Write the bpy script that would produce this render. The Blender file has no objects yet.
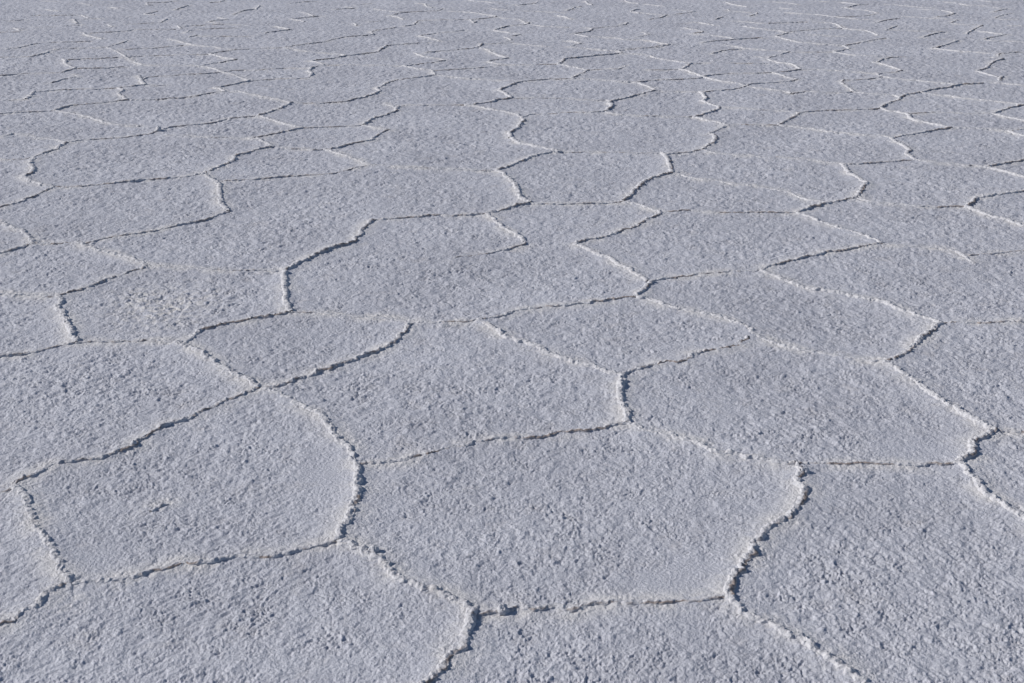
import bpy, math, random
import numpy as np
random.seed(5); rng = np.random.default_rng(11)
R = math.radians
scene = bpy.context.scene
col = scene.collection

# ------------------------------------------------------------------ camera
CAM_H = 1.65; PITCH = R(20.71); FOC = 1300.0
cd = bpy.data.cameras.new("camera"); cam = bpy.data.objects.new("camera", cd); col.objects.link(cam)
cam.location = (0, 0, CAM_H); cam.rotation_euler = (math.pi/2 - PITCH, 0, 0)
cd.sensor_width = 36.0; cd.lens = FOC*36.0/1024.0
cd.clip_start = 0.05; cd.clip_end = 20000
scene.camera = cam

# ------------------------------------------------------------------ light
SUN_EL = R(32); SUN_AZ_TRAVEL = R(-7)      # direction in which the shadows fall, from +X
w = bpy.data.worlds.new("World"); scene.world = w; w.use_nodes = True
nt = w.node_tree; bg = nt.nodes['Background']; sky = nt.nodes.new('ShaderNodeTexSky')
sky.sky_type = 'NISHITA'; sky.sun_disc = False; sky.sun_elevation = SUN_EL
sx, sy = -math.cos(SUN_AZ_TRAVEL), -math.sin(SUN_AZ_TRAVEL)      # horizontal direction to the sun
sky.sun_rotation = math.atan2(sx, sy); sky.altitude = 3600; sky.dust_density = 2.0; sky.ozone_density = 1.0; sky.air_density = 0.8
nt.links.new(sky.outputs[0], bg.inputs[0]); bg.inputs[1].default_value = 0.1
sd = bpy.data.lights.new("sun", 'SUN'); sun = bpy.data.objects.new("sun", sd); col.objects.link(sun)
sd.energy = 4.2; sd.angle = R(0.53); sd.color = (1.0, 0.965, 0.92)
from mathutils import Vector
dirv = Vector((-sx*math.cos(SUN_EL), -sy*math.cos(SUN_EL), -math.sin(SUN_EL)))
sun.rotation_euler = dirv.to_track_quat('-Z', 'Y').to_euler()
vs = scene.view_settings
vs.view_transform = 'Standard'; vs.look = 'None'; vs.gamma = 1; vs.use_curve_mapping = False; vs.exposure = 0.0

# ------------------------------------------------------------------ noise
def _hash(ix, iy, iz, seed):
    h = (ix.astype(np.uint32)*np.uint32(374761393)) ^ (iy.astype(np.uint32)*np.uint32(668265263)) ^ (iz.astype(np.uint32)*np.uint32(2246822519)) ^ np.uint32(seed*3266489917 & 0xffffffff)
    h = (h ^ (h >> np.uint32(13)))*np.uint32(1274126177)
    h = (h ^ (h >> np.uint32(15)))*np.uint32(2246822519)
    return h ^ (h >> np.uint32(16))
def _g2(h, dx, dy):
    a = (h & np.uint32(1023)).astype(np.float32)*np.float32(2*np.pi/1024)
    return np.cos(a)*dx + np.sin(a)*dy
def noise2(x, y, seed=0):
    """gradient noise, about -1..1"""
    fx = np.floor(x); fy = np.floor(y); ix = fx.astype(np.int64) & 0xffffffff; iy = fy.astype(np.int64) & 0xffffffff
    dx = (x-fx).astype(np.float32); dy = (y-fy).astype(np.float32)
    z = np.zeros(1, np.int64)
    u = dx*dx*dx*(dx*(dx*6-15)+10); v = dy*dy*dy*(dy*(dy*6-15)+10)
    ix1 = (ix+1) & 0xffffffff; iy1 = (iy+1) & 0xffffffff
    a = _g2(_hash(ix, iy, z, seed), dx, dy); b = _g2(_hash(ix1, iy, z, seed), dx-1, dy)
    c = _g2(_hash(ix, iy1, z, seed), dx, dy-1); d = _g2(_hash(ix1, iy1, z, seed), dx-1, dy-1)
    return 1.5*((a+(b-a)*u)*(1-v) + (c+(d-c)*u)*v)
def val3(x, y, z, seed=0):
    """value noise in 3-D, -1..1"""
    fx, fy, fz = np.floor(x), np.floor(y), np.floor(z)
    dx, dy, dz = [(t*t*(3-2*t)) for t in (x-fx, y-fy, z-fz)]
    ix, iy, iz = [f.astype(np.int64) for f in (fx, fy, fz)]
    M = 0xffffffff; out = 0
    for a in (0, 1):
        for b in (0, 1):
            for c in (0, 1):
                h = (_hash((ix+a) & M, (iy+b) & M, (iz+c) & M, seed) & np.uint32(65535)).astype(np.float64)/32767.5-1
                out = out + h*(dx if a else 1-dx)*(dy if b else 1-dy)*(dz if c else 1-dz)
    return out

def px2ground(x, y):      # where a feature seen in the photo lies on the flat ground
    u = (x-512)/FOC; v = (y-341.5)/FOC; den = math.sin(PITCH)+v*math.cos(PITCH)
    return CAM_H*u/den, CAM_H*(math.cos(PITCH)-v*math.sin(PITCH))/den

# ------------------------------------------------------------------ materials
def salt_mat(name, ridge=False):
    m = bpy.data.materials.new(name); m.use_nodes = True; t = m.node_tree; N = t.nodes; L = t.links
    b = N['Principled BSDF']; b.inputs['Roughness'].default_value = 0.82
    b.inputs['Specular IOR Level'].default_value = 0.25
    tc = N.new('ShaderNodeNewGeometry')
    def noise(scale, det, rough=0.6):
        n = N.new('ShaderNodeTexNoise'); n.inputs['Scale'].default_value = scale; n.inputs['Detail'].default_value = det
        n.inputs['Roughness'].default_value = rough; L.new(tc.outputs['Position'], n.inputs['Vector']); return n
    def ramp(src, stops):
        r = N.new('ShaderNodeValToRGB'); L.new(src, r.inputs[0]); e = r.color_ramp.elements
        while len(e) < len(stops): e.new(0.5)
        for el, (p, c) in zip(e, stops): el.position = p; el.color = (*c, 1)
        return r
    def mix(f, a, c, bt='MIX'):
        x = N.new('ShaderNodeMix'); x.data_type = 'RGBA'; x.blend_type = bt
        if isinstance(f, float): x.inputs[0].default_value = f
        else: L.new(f, x.inputs[0])
        L.new(a, x.inputs[6]); L.new(c, x.inputs[7]); return x.outputs[2]
    n1 = noise(1.6, 4); base = ramp(n1.outputs[0], [(0.3,(0.57,0.56,0.57)),(0.7,(0.65,0.635,0.635))] if ridge else [(0.3,(0.498,0.499,0.534)),(0.7,(0.598,0.599,0.634))])
    n2 = noise(130, 3, 0.75); fine = ramp(n2.outputs[0], [(0.32, (0.74, 0.75, 0.79)), (0.62, (1, 1, 1))])
    c = mix(1.0, base.outputs[0], fine.outputs[0], 'MULTIPLY')
    n3 = noise(7, 4, 0.65); dirt = ramp(n3.outputs[0], [(0.58, (1, 1, 1)), (0.78, (0.96, 0.93, 0.89))])
    c = mix(1.0, c, dirt.outputs[0], 'MULTIPLY')
    if not ridge:  # salt pushed up beside the ridges carries a little mud: warm patches
        at = N.new('ShaderNodeAttribute'); at.attribute_name = 'mud_shade'
        br = N.new('ShaderNodeRGB'); br.outputs[0].default_value = (0.70, 0.67, 0.64, 1)
        c = mix(at.outputs['Fac'], c, br.outputs[0])
    if ridge:      # brown seam mud in patches, spread wider to paint the ridges' shaded side
        at = N.new('ShaderNodeAttribute'); at.attribute_name = 'mud_shade'
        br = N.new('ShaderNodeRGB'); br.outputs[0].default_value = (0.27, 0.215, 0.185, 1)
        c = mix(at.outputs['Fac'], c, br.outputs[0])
    L.new(c, b.inputs['Base Color'])
    nb = noise(120, 3, 0.65); nb2 = noise(420, 2, 0.6)
    b1 = N.new('ShaderNodeBump'); b1.inputs['Strength'].default_value = 1.0; b1.inputs['Distance'].default_value = 0.005
    b2 = N.new('ShaderNodeBump'); b2.inputs['Strength'].default_value = 0.45; b2.inputs['Distance'].default_value = 0.0012
    L.new(nb.outputs[0], b1.inputs['Height']); L.new(nb2.outputs[0], b2.inputs['Height'])
    L.new(b1.outputs[0], b2.inputs['Normal']); L.new(b2.outputs[0], b.inputs['Normal'])
    return m
M_GROUND = salt_mat('salt_crust'); M_RIDGE = salt_mat('ridge_salt', True)

def mesh_grid(name, V, rows, cols, mat, attr=None):
    """V: (rows*cols, 3); one smooth quad sheet"""
    me = bpy.data.meshes.new(name)
    i = np.arange((rows-1)*cols).reshape(rows-1, cols)[:, :-1].ravel()
    F = np.stack([i, i+1, i+cols+1, i+cols], 1).astype(np.int32)
    me.vertices.add(len(V)); me.vertices.foreach_set('co', V.astype(np.float32).ravel())
    me.loops.add(F.size); me.loops.foreach_set('vertex_index', F.ravel())
    me.polygons.add(len(F)); me.polygons.foreach_set('loop_start', np.arange(0, F.size, 4, dtype=np.int32))
    me.polygons.foreach_set('use_smooth', np.ones(len(F), bool))
    me.update(calc_edges=True)
    if attr is not None:
        a = me.attributes.new('mud_shade', 'FLOAT', 'POINT'); a.data.foreach_set('value', attr.astype(np.float32))
    me.materials.append(mat)
    o = bpy.data.objects.new(name, me); col.objects.link(o); return o

# ------------------------------------------------------------------ the ridge network, in metres on the ground
# each entry: strength, label, points x,y,x,y...
RIDGES = [
(1,'thick salt ridge with dark shadow climbing from the left edge near the bottom',[-1.229,2.472,-1.163,2.533,-1.141,2.552,-1.126,2.588,-1.106,2.617,-1.094,2.658,-1.090,2.683,-1.076,2.703,-1.056,2.714]),
(1,'jagged salt ridge closing the left side of the bottom-left plate, shadow on its right',[-1.056,2.714,-1.104,2.772,-1.121,2.813,-1.156,2.862,-1.198,2.932,-1.227,2.971,-1.255,3.024,-1.283,3.080,-1.304,3.122,-1.331,3.165,-1.361,3.202,-1.376,3.232]),
(0.7,'long dark salt ridge along the far side of the bottom-left plate',[-1.376,3.232,-1.374,3.266,-1.350,3.289,-1.327,3.326,-1.300,3.374,-1.260,3.382,-1.213,3.395,-1.176,3.415,-1.122,3.486,-1.096,3.556,-1.063,3.634,-1.012,3.677,-0.959,3.754,-0.904,3.834,-0.845,3.904,-0.821,3.925]),
(0.3,None,[-1.437,3.165,-1.404,3.188,-1.373,3.225]),
(0.55,'thin salt ridge along the near side of the bottom-left plate',[-1.056,2.714,-1.027,2.717,-0.992,2.722,-0.951,2.728,-0.908,2.746,-0.861,2.775,-0.820,2.810,-0.777,2.810,-0.732,2.829,-0.697,2.841,-0.655,2.850,-0.638,2.838,-0.601,2.841,-0.560,2.856,-0.526,2.881,-0.490,2.894,-0.460,2.906,-0.445,2.919]),
(0.9,'curved bright salt ridge on the far right side of the bottom-left plate',[-0.821,3.925,-0.756,3.879,-0.698,3.818,-0.640,3.748,-0.586,3.700,-0.552,3.616,-0.514,3.526,-0.481,3.466,-0.456,3.407,-0.447,3.363]),
(1.1,'tall jagged salt ridge with deep shadow right of the bottom-left plate',[-0.447,3.363,-0.434,3.318,-0.428,3.240,-0.425,3.165,-0.426,3.080,-0.424,3.066,-0.431,3.011,-0.447,2.958,-0.445,2.919]),
(0.9,'bright salt ridge sloping down to the fork at the bottom centre',[-0.445,2.919,-0.408,2.900,-0.366,2.856,-0.324,2.813,-0.282,2.754,-0.261,2.720,-0.224,2.703,-0.193,2.686,-0.144,2.658,-0.113,2.626,-0.101,2.604]),
(1.1,'thick jagged salt ridge leaving the bottom edge just left of centre',[-0.101,2.604,-0.089,2.573,-0.099,2.542,-0.106,2.491,-0.107,2.447,-0.134,2.424,-0.143,2.377,-0.162,2.341,-0.177,2.320,-0.219,2.254,-0.244,2.180]),
(0.5,'thin brown-edged salt ridge along the near side of the bottom-centre plate',[-0.088,2.567,-0.060,2.594,-0.020,2.588,0.012,2.617,0.035,2.599,0.070,2.609,0.105,2.617,0.127,2.596,0.157,2.613,0.193,2.626,0.234,2.628,0.292,2.628,0.328,2.634,0.363,2.631,0.399,2.634,0.435,2.642,0.471,2.649,0.506,2.649]),
(1.1,'tall dark-shadowed salt ridge on the right side of the bottom-centre plate',[0.506,2.649,0.521,2.703,0.545,2.760,0.582,2.819,0.612,2.881,0.629,2.925,0.644,2.955,0.666,2.991,0.698,3.022,0.734,3.041,0.756,3.066,0.758,3.094,0.788,3.158,0.803,3.195,0.801,3.232,0.798,3.271,0.817,3.310,0.825,3.366]),
(1,'bright salt ridge sloping down to the bottom edge at right',[0.506,2.649,0.530,2.615,0.546,2.573,0.582,2.547,0.605,2.506,0.633,2.481,0.665,2.447,0.691,2.414,0.709,2.377,0.721,2.336,0.742,2.314,0.782,2.229]),
(0.55,'thin dark salt ridge along the far left side of the bottom-centre plate',[-0.447,3.363,-0.405,3.369,-0.349,3.382,-0.320,3.385,-0.278,3.407,-0.236,3.432,-0.194,3.466,-0.143,3.483,-0.107,3.504,-0.055,3.535,-0.003,3.544,0.045,3.539,0.098,3.553,0.144,3.580,0.182,3.589,0.243,3.598,0.298,3.621,0.354,3.653]),
(0.7,'pale salt ridge along the far right side of the bottom-centre plate',[0.354,3.653,0.389,3.616,0.423,3.580,0.467,3.567,0.509,3.535,0.550,3.509,0.580,3.457,0.607,3.440,0.655,3.423,0.724,3.399,0.764,3.366,0.798,3.358,0.825,3.366]),
(0.4,'faint level salt ridge right of the bottom-centre plate, ending at the right-hand fork',[0.825,3.366,0.866,3.374,0.915,3.369,0.965,3.366,1.010,3.376,1.060,3.372,1.109,3.369,1.149,3.358,1.194,3.366,1.238,3.369,1.276,3.374]),
(1,'short zigzag salt ridge joining two forks near the right edge, below the middle',[1.276,3.374,1.314,3.402,1.342,3.423,1.360,3.500,1.402,3.535,1.445,3.574,1.472,3.598]),
(0.9,'bright salt ridge sloping into the right edge below the middle',[1.276,3.374,1.291,3.334,1.299,3.271,1.290,3.202,1.309,3.158,1.325,3.108,1.335,3.080,1.374,2.992,1.446,2.854]),
(0.4,'short faint salt ridge sloping down to the right, 99% across and 63% down',[1.472,3.598,1.491,3.598,1.530,3.580,1.549,3.580,1.696,3.616]),
(1,'long bright straight salt ridge sloping down towards the right edge, below the middle',[1.472,3.598,1.435,3.634,1.419,3.700,1.397,3.778,1.369,3.818,1.351,3.889,1.343,3.974,1.312,4.039,1.291,4.118,1.268,4.160]),
(1,'dark-edged salt ridge rising to the right, 89% across and 50% down',[1.268,4.160,1.305,4.169,1.364,4.224,1.420,4.297,1.452,4.347,1.466,4.379,1.522,4.447,1.563,4.505,1.595,4.541]),
(0.45,'thin salt ridge lying nearly level, 96% across and 47% down',[1.595,4.541,1.645,4.560,1.692,4.553,1.738,4.546,1.790,4.553,1.835,4.565,1.895,4.574,1.915,4.574,2.029,4.601]),
(0.85,'long bright salt ridge sloping down to the right, 83% across and 43% down',[1.595,4.541,1.564,4.589,1.529,4.638,1.494,4.688,1.461,4.751,1.419,4.817,1.364,4.838,1.315,4.883,1.255,4.924,1.208,4.952,1.161,4.980,1.125,5.051,1.095,5.103,1.062,5.142,1.045,5.204]),
(0.55,'bright salt ridge sloping down to the right, 79% across and 51% down',[1.268,4.160,1.204,4.176,1.133,4.207,1.073,4.248,1.016,4.272,0.962,4.309,0.918,4.359,0.877,4.436,0.875,4.495]),
(0.8,'bright salt ridge sloping down to the right, 68% across and 46% down',[0.875,4.495,0.849,4.538,0.812,4.580,0.762,4.635,0.708,4.673,0.659,4.702,0.603,4.736,0.578,4.782,0.530,4.834,0.489,4.853]),
(0.6,'long dark-edged salt ridge rising to the right, 55% across and 45% down',[0.489,4.853,0.462,4.846,0.415,4.841,0.376,4.824,0.344,4.805,0.294,4.782,0.247,4.764,0.194,4.752,0.141,4.736,0.095,4.709,0.035,4.691,-0.010,4.664,-0.054,4.624,-0.098,4.613,-0.131,4.591]),
(0.9,'short dark-edged salt ridge rising to the right, 63% across and 42% down',[0.489,4.853,0.543,4.975,0.567,5.056]),
(0.45,'dark-edged salt ridge rising to the right, 69% across and 40% down',[0.567,5.056,0.627,5.090,0.710,5.116,0.771,5.150,0.838,5.161,0.906,5.182,0.971,5.182,1.045,5.204]),
(0.9,'bright salt ridge sloping down to the right, 60% across and 38% down',[0.549,5.038,0.525,5.116,0.492,5.209,0.449,5.292,0.414,5.376,0.383,5.420,0.325,5.523,0.272,5.590]),
(0.8,'dark-edged salt ridge rising to the right, 60% across and 34% down',[0.272,5.590,0.323,5.640,0.378,5.684,0.399,5.678,0.447,5.725,0.516,5.813,0.576,5.873,0.631,5.976,0.685,6.053,0.726,6.125]),
(0.6,'short bright salt ridge sloping down to the right, 63% across and 30% down',[0.726,6.125,0.673,6.209,0.623,6.296,0.568,6.334]),
(0.35,'long faint salt ridge lying nearly level, 71% across and 31% down',[0.728,6.139,0.791,6.154,0.870,6.172,0.933,6.147,0.998,6.136,1.073,6.132,1.169,6.136,1.264,6.136,1.340,6.136,1.385,6.132]),
(0.6,'long dark-edged salt ridge rising to the right, 80% across and 38% down',[1.045,5.204,1.095,5.278,1.150,5.306,1.199,5.342,1.240,5.376,1.309,5.418,1.377,5.467,1.439,5.484,1.505,5.517,1.585,5.568,1.655,5.592]),
(0.8,'bright salt ridge sloping down to the right, 82% across and 34% down',[1.388,6.128,1.424,6.047,1.466,5.950,1.516,5.855,1.569,5.781,1.611,5.708,1.642,5.637,1.655,5.592]),
(0.45,'bright salt ridge sloping down to the right, 91% across and 37% down',[1.655,5.592,1.700,5.561,1.756,5.551,1.821,5.541,1.894,5.527,1.942,5.494,1.965,5.418,1.965,5.275]),
(0.3,'faint salt ridge lying nearly level, 97% across and 37% down',[1.967,5.424,2.045,5.428,2.119,5.451,2.208,5.484,2.254,5.494,2.362,5.534]),
(0.8,'dark-edged salt ridge rising to the right, 81% across and 30% down',[1.388,6.128,1.461,6.218,1.553,6.294,1.656,6.359,1.695,6.395,1.744,6.424]),
(1,'jagged salt ridge running away from the viewer, 83% across and 26% down',[1.744,6.424,1.793,6.532,1.829,6.622,1.870,6.695,1.862,6.809,1.836,6.925,1.833,6.965,1.848,7.064,1.853,7.145,1.849,7.186]),
(0.45,'long bright salt ridge sloping down to the right, 75% across and 23% down',[1.849,7.186,1.790,7.215,1.749,7.240,1.690,7.270,1.594,7.312,1.532,7.333,1.455,7.325,1.377,7.368,1.303,7.385,1.241,7.420,1.170,7.455,1.119,7.545]),
(0.6,'dark-edged salt ridge rising to the right, 67% across and 22% down',[1.119,7.545,1.071,7.509,1.007,7.464,0.977,7.455,0.892,7.420,0.870,7.442]),
(1,'short jagged salt ridge running away from the viewer, 65% across and 24% down',[0.870,7.442,0.887,7.333,0.882,7.166,0.877,7.044,0.872,6.954]),
(0.9,'dark-edged salt ridge rising to the right, 63% across and 27% down',[0.872,6.954,0.817,6.907,0.755,6.831,0.702,6.738,0.655,6.612,0.610,6.490,0.566,6.362]),
(0.35,'long faint salt ridge sloping down to the right, 73% across and 27% down',[0.872,6.954,0.910,6.934,0.958,6.858,1.013,6.805,1.072,6.783,1.136,6.738,1.191,6.695,1.256,6.666,1.310,6.630,1.369,6.577,1.423,6.542,1.448,6.456,1.498,6.372,1.549,6.339,1.567,6.310]),
(0.35,'faint salt ridge lying nearly level, 56% across and 30% down',[0.566,6.362,0.521,6.316,0.454,6.316,0.379,6.310,0.313,6.307,0.255,6.297,0.197,6.307,0.131,6.297,0.081,6.316]),
(0.8,'dark-edged salt ridge rising to the right, 49% across and 31% down',[0.081,6.316,0.026,6.266,-0.032,6.198,-0.079,6.147,-0.126,6.110]),
(1,'bright salt ridge sloping down to the right, 50% across and 27% down',[0.081,6.316,0.049,6.405,0.024,6.559,0.016,6.666,-0.002,6.775,-0.023,6.850,-0.046,6.927,-0.088,7.005]),
(0.8,'bright salt ridge sloping down to the right, 49% across and 33% down',[-0.126,6.110,-0.087,6.011,-0.049,5.873,-0.012,5.807,0.024,5.725,0.063,5.621]),
(0.4,'faint salt ridge rising to the right, 48% across and 37% down',[0.063,5.615,0.023,5.554,-0.020,5.508,-0.071,5.470,-0.122,5.434,-0.189,5.405,-0.256,5.382]),
(0.55,'thin salt ridge lying nearly level, 42% across and 32% down',[-0.126,6.110,-0.192,6.089,-0.248,6.074,-0.285,6.064,-0.352,6.082,-0.426,6.064,-0.481,6.039,-0.535,6.018,-0.613,6.011,-0.653,5.993]),
(1,'dark-edged salt ridge rising to the right, 33% across and 36% down',[-0.653,5.993,-0.679,5.924,-0.695,5.823,-0.694,5.725,-0.710,5.631,-0.739,5.584,-0.779,5.554,-0.822,5.487,-0.854,5.405,-0.895,5.342,-0.925,5.264,-0.955,5.188]),
(1.1,'short jagged salt ridge running away from the viewer, 28% across and 43% down',[-0.955,5.188,-0.935,5.103,-0.919,5.000,-0.895,4.877,-0.879,4.782,-0.857,4.713,-0.847,4.675]),
(0.7,'dark-edged salt ridge rising to the right, 23% across and 48% down',[-0.847,4.675,-0.887,4.646,-0.927,4.624,-0.968,4.602,-1.005,4.570,-1.053,4.555,-1.084,4.527,-1.113,4.495,-1.144,4.471,-1.167,4.334,-1.207,4.354]),
(0.95,'bright salt ridge sloping down to the right, 21% across and 53% down',[-1.207,4.354,-1.164,4.322,-1.094,4.248,-1.032,4.165,-0.953,4.073,-0.887,3.995,-0.821,3.925]),
(0.45,'thin salt ridge lying nearly level, 12% across and 50% down',[-1.207,4.354,-1.282,4.367,-1.352,4.359,-1.430,4.352,-1.495,4.359,-1.560,4.339]),
(0.5,'dark-edged salt ridge rising to the right, 4% across and 51% down',[-1.560,4.339,-1.608,4.322,-1.640,4.284,-1.681,4.248,-1.734,4.224,-1.781,4.212,-1.842,4.188]),
(1,'jagged salt ridge running away from the viewer, 6% across and 46% down',[-1.560,4.339,-1.603,4.454,-1.648,4.538,-1.701,4.646,-1.749,4.736,-1.748,4.782,-1.779,4.829,-1.802,4.865]),
(0.75,'dark-edged salt ridge rising to the right, 10% across and 41% down',[-1.802,4.865,-1.767,4.889,-1.732,4.925,-1.701,4.975,-1.674,5.046,-1.649,5.097,-1.606,5.142,-1.571,5.196,-1.546,5.256]),
(0.35,'faint salt ridge lying nearly level, 3% across and 43% down',[-1.802,4.865,-1.834,4.858,-1.872,4.877,-1.935,4.882,-1.984,4.889,-2.034,4.896,-2.097,4.901]),
(0.75,'bright salt ridge sloping down to the right, 11% across and 37% down',[-1.546,5.256,-1.609,5.334,-1.666,5.391,-1.742,5.449,-1.802,5.479,-1.880,5.538,-1.921,5.584,-1.958,5.621]),
(0.35,'long faint salt ridge lying nearly level, 21% across and 39% down',[-1.546,5.256,-1.460,5.242,-1.393,5.236,-1.316,5.223,-1.268,5.209,-1.219,5.209,-1.159,5.196,-1.089,5.215,-1.030,5.204,-0.955,5.188]),
(0.6,'long dark-edged salt ridge rising to the right, 16% across and 33% down',[-1.914,5.590,-1.869,5.646,-1.801,5.716,-1.730,5.748,-1.646,5.807,-1.590,5.873,-1.547,5.924,-1.481,5.959,-1.444,6.018,-1.421,6.082,-1.379,6.147]),
(0.35,'short faint salt ridge lying nearly level, 5% across and 36% down',[-1.958,5.621,-2.007,5.609,-2.053,5.590,-2.121,5.609,-2.143,5.609]),
(0.7,'short dark-edged salt ridge rising to the right, 2% across and 36% down',[-2.143,5.609,-2.166,5.538,-2.200,5.487,-2.234,5.440,-2.272,5.405]),
(0.85,'short bright salt ridge sloping down to the right, 2% across and 34% down',[-2.143,5.609,-2.194,5.694,-2.255,5.790,-2.294,5.823,-2.348,5.873,-2.416,5.934,-2.500,6.011]),
(0.8,'dark-edged salt ridge rising to the right, 3% across and 29% down',[-2.555,6.179,-2.521,6.220,-2.492,6.274,-2.449,6.316,-2.452,6.372,-2.427,6.422,-2.414,6.507,-2.406,6.612,-2.397,6.637]),
(0.6,'long thin salt ridge lying nearly level, 13% across and 27% down',[-2.397,6.637,-2.337,6.637,-2.263,6.651,-2.191,6.673,-2.139,6.702,-2.079,6.738,-2.001,6.775,-1.920,6.805,-1.856,6.831,-1.786,6.850,-1.730,6.881,-1.678,6.927]),
(1,'bright salt ridge sloping down to the right, 3% across and 25% down',[-2.397,6.637,-2.474,6.684,-2.536,6.738,-2.618,6.820,-2.633,6.888,-2.621,6.946,-2.623,7.005,-2.674,7.125,-2.709,7.186,-2.729,7.312,-2.734,7.355]),
(0.3,'faint salt ridge lying nearly level, 2% across and 23% down',[-2.734,7.355,-2.777,7.299,-2.837,7.282,-2.913,7.282,-2.965,7.270]),
(0.8,'dark-edged salt ridge rising to the right, 5% across and 22% down',[-2.734,7.355,-2.711,7.442,-2.683,7.531,-2.684,7.655,-2.676,7.739]),
(0.5,'long dark-edged salt ridge rising to the right, 11% across and 20% down',[-2.676,7.739,-2.619,7.796,-2.550,7.835,-2.466,7.859,-2.372,7.884,-2.307,7.943,-2.248,7.993,-2.221,8.110]),
(0.4,'long faint salt ridge rising to the right, 20% across and 18% down',[-2.221,8.110,-2.183,8.188,-2.175,8.215,-2.092,8.268,-2.005,8.305,-1.932,8.360,-1.893,8.431,-1.845,8.515,-1.763,8.544,-1.683,8.584]),
(0.45,'bright salt ridge sloping down to the right, 3% across and 20% down',[-2.676,7.739,-2.755,7.811,-2.826,7.845,-2.904,7.893,-2.997,7.958,-3.092,8.008,-3.110,7.958,-3.143,7.908]),
(0.85,'dark-edged salt ridge rising to the right, 23% across and 23% down',[-1.678,6.927,-1.654,7.024,-1.620,7.125,-1.591,7.166,-1.579,7.270,-1.601,7.377,-1.551,7.442,-1.500,7.531,-1.452,7.590,-1.416,7.609]),
(1,'jagged salt ridge running away from the viewer, 21% across and 28% down',[-1.678,6.927,-1.621,6.831,-1.569,6.757,-1.536,6.684,-1.514,6.577,-1.488,6.456,-1.452,6.323,-1.424,6.226,-1.383,6.148]),
(0.45,'long dark-edged salt ridge rising to the right, 29% across and 26% down',[-1.552,6.757,-1.513,6.783,-1.435,6.794,-1.336,6.831,-1.262,6.869,-1.176,6.888,-1.089,6.907,-1.001,6.927,-0.943,6.965,-0.894,7.044,-0.853,7.084,-0.807,7.133]),
(0.65,'bright salt ridge sloping down to the right, 34% across and 23% down',[-0.810,7.166,-0.873,7.270,-0.928,7.333,-0.974,7.398,-1.013,7.455,-1.059,7.509,-1.104,7.554]),
(0.45,'thin salt ridge lying nearly level, 29% across and 22% down',[-1.104,7.554,-1.169,7.531,-1.244,7.577,-1.301,7.563,-1.365,7.599,-1.416,7.609]),
(0.7,'dark-edged salt ridge rising to the right, 35% across and 21% down',[-1.104,7.554,-1.038,7.577,-1.021,7.622,-0.970,7.692,-0.926,7.749,-0.852,7.811,-0.834,7.933,-0.805,8.059,-0.769,8.126]),
(0.4,'long faint salt ridge lying nearly level, 43% across and 25% down',[-0.807,7.133,-0.748,7.145,-0.662,7.117,-0.586,7.092,-0.511,7.076,-0.456,7.076,-0.372,7.052,-0.317,7.044,-0.252,7.024,-0.170,7.005,-0.124,7.013,-0.088,7.005]),
(0.85,'dark-edged salt ridge rising to the right, 51% across and 24% down',[-0.088,7.005,-0.051,7.064,-0.015,7.104,-0.011,7.145,0.045,7.228,0.103,7.333,0.161,7.398,0.220,7.464,0.289,7.486]),
(0.3,'long faint salt ridge lying nearly level, 60% across and 22% down',[0.289,7.486,0.356,7.473,0.424,7.486,0.501,7.473,0.598,7.473,0.665,7.473,0.741,7.455,0.809,7.455,0.870,7.442]),
(0.8,'bright salt ridge sloping down to the right, 52% across and 21% down',[0.289,7.486,0.223,7.554,0.165,7.609,0.097,7.683,0.038,7.739,-0.007,7.874]),
(1,'short jagged salt ridge running away from the viewer, 51% across and 19% down',[-0.007,7.874,-0.012,8.033,0.029,8.136,0.051,8.295,0.084,8.404,0.058,8.544]),
(0.4,'long faint salt ridge lying nearly level, 55% across and 17% down',[0.058,8.544,0.131,8.642,0.208,8.642,0.308,8.659,0.388,8.700,0.466,8.700,0.544,8.718,0.619,8.747]),
(0.7,'bright salt ridge sloping down to the right, 48% across and 16% down',[0.058,8.544,0.031,8.630,-0.013,8.688,-0.085,8.759,-0.153,8.819,-0.223,8.898,-0.282,8.960,-0.328,8.979]),
(0.3,'faint salt ridge lying nearly level, 42% across and 15% down',[-0.328,8.979,-0.454,8.973,-0.558,8.979,-0.648,8.960,-0.706,8.973,-0.788,8.917]),
(0.8,'dark-edged salt ridge rising to the right, 37% across and 17% down',[-0.788,8.917,-0.776,8.777,-0.816,8.659,-0.862,8.561,-0.910,8.487,-0.936,8.376,-0.957,8.268]),
(0.5,'short bright salt ridge sloping down to the right, 37% across and 19% down',[-0.957,8.268,-0.893,8.215,-0.835,8.162,-0.769,8.126]),
(0.35,'faint salt ridge lying nearly level, 33% across and 19% down',[-0.957,8.268,-1.014,8.252,-1.076,8.241,-1.193,8.215,-1.265,8.199,-1.326,8.188]),
(0.65,'dark-edged salt ridge rising to the right, 27% across and 20% down',[-1.326,8.188,-1.380,8.126,-1.431,8.059,-1.480,7.983,-1.531,7.923,-1.601,7.859]),
(0.3,'faint salt ridge lying nearly level, 20% across and 20% down',[-1.601,7.859,-1.730,7.893,-1.852,7.893,-1.989,7.958,-2.115,7.973]),
(0.8,'short bright salt ridge sloping down to the right, 26% across and 21% down',[-1.558,7.874,-1.503,7.763,-1.450,7.692,-1.416,7.609]),
(0.65,'bright salt ridge sloping down to the right, 27% across and 18% down',[-1.683,8.584,-1.616,8.515,-1.533,8.415,-1.461,8.305,-1.400,8.252,-1.326,8.188]),
(0.85,'dark-edged salt ridge rising to the right, 27% across and 16% down',[-1.683,8.584,-1.635,8.688,-1.589,8.807,-1.554,8.942,-1.537,9.072]),
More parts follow.
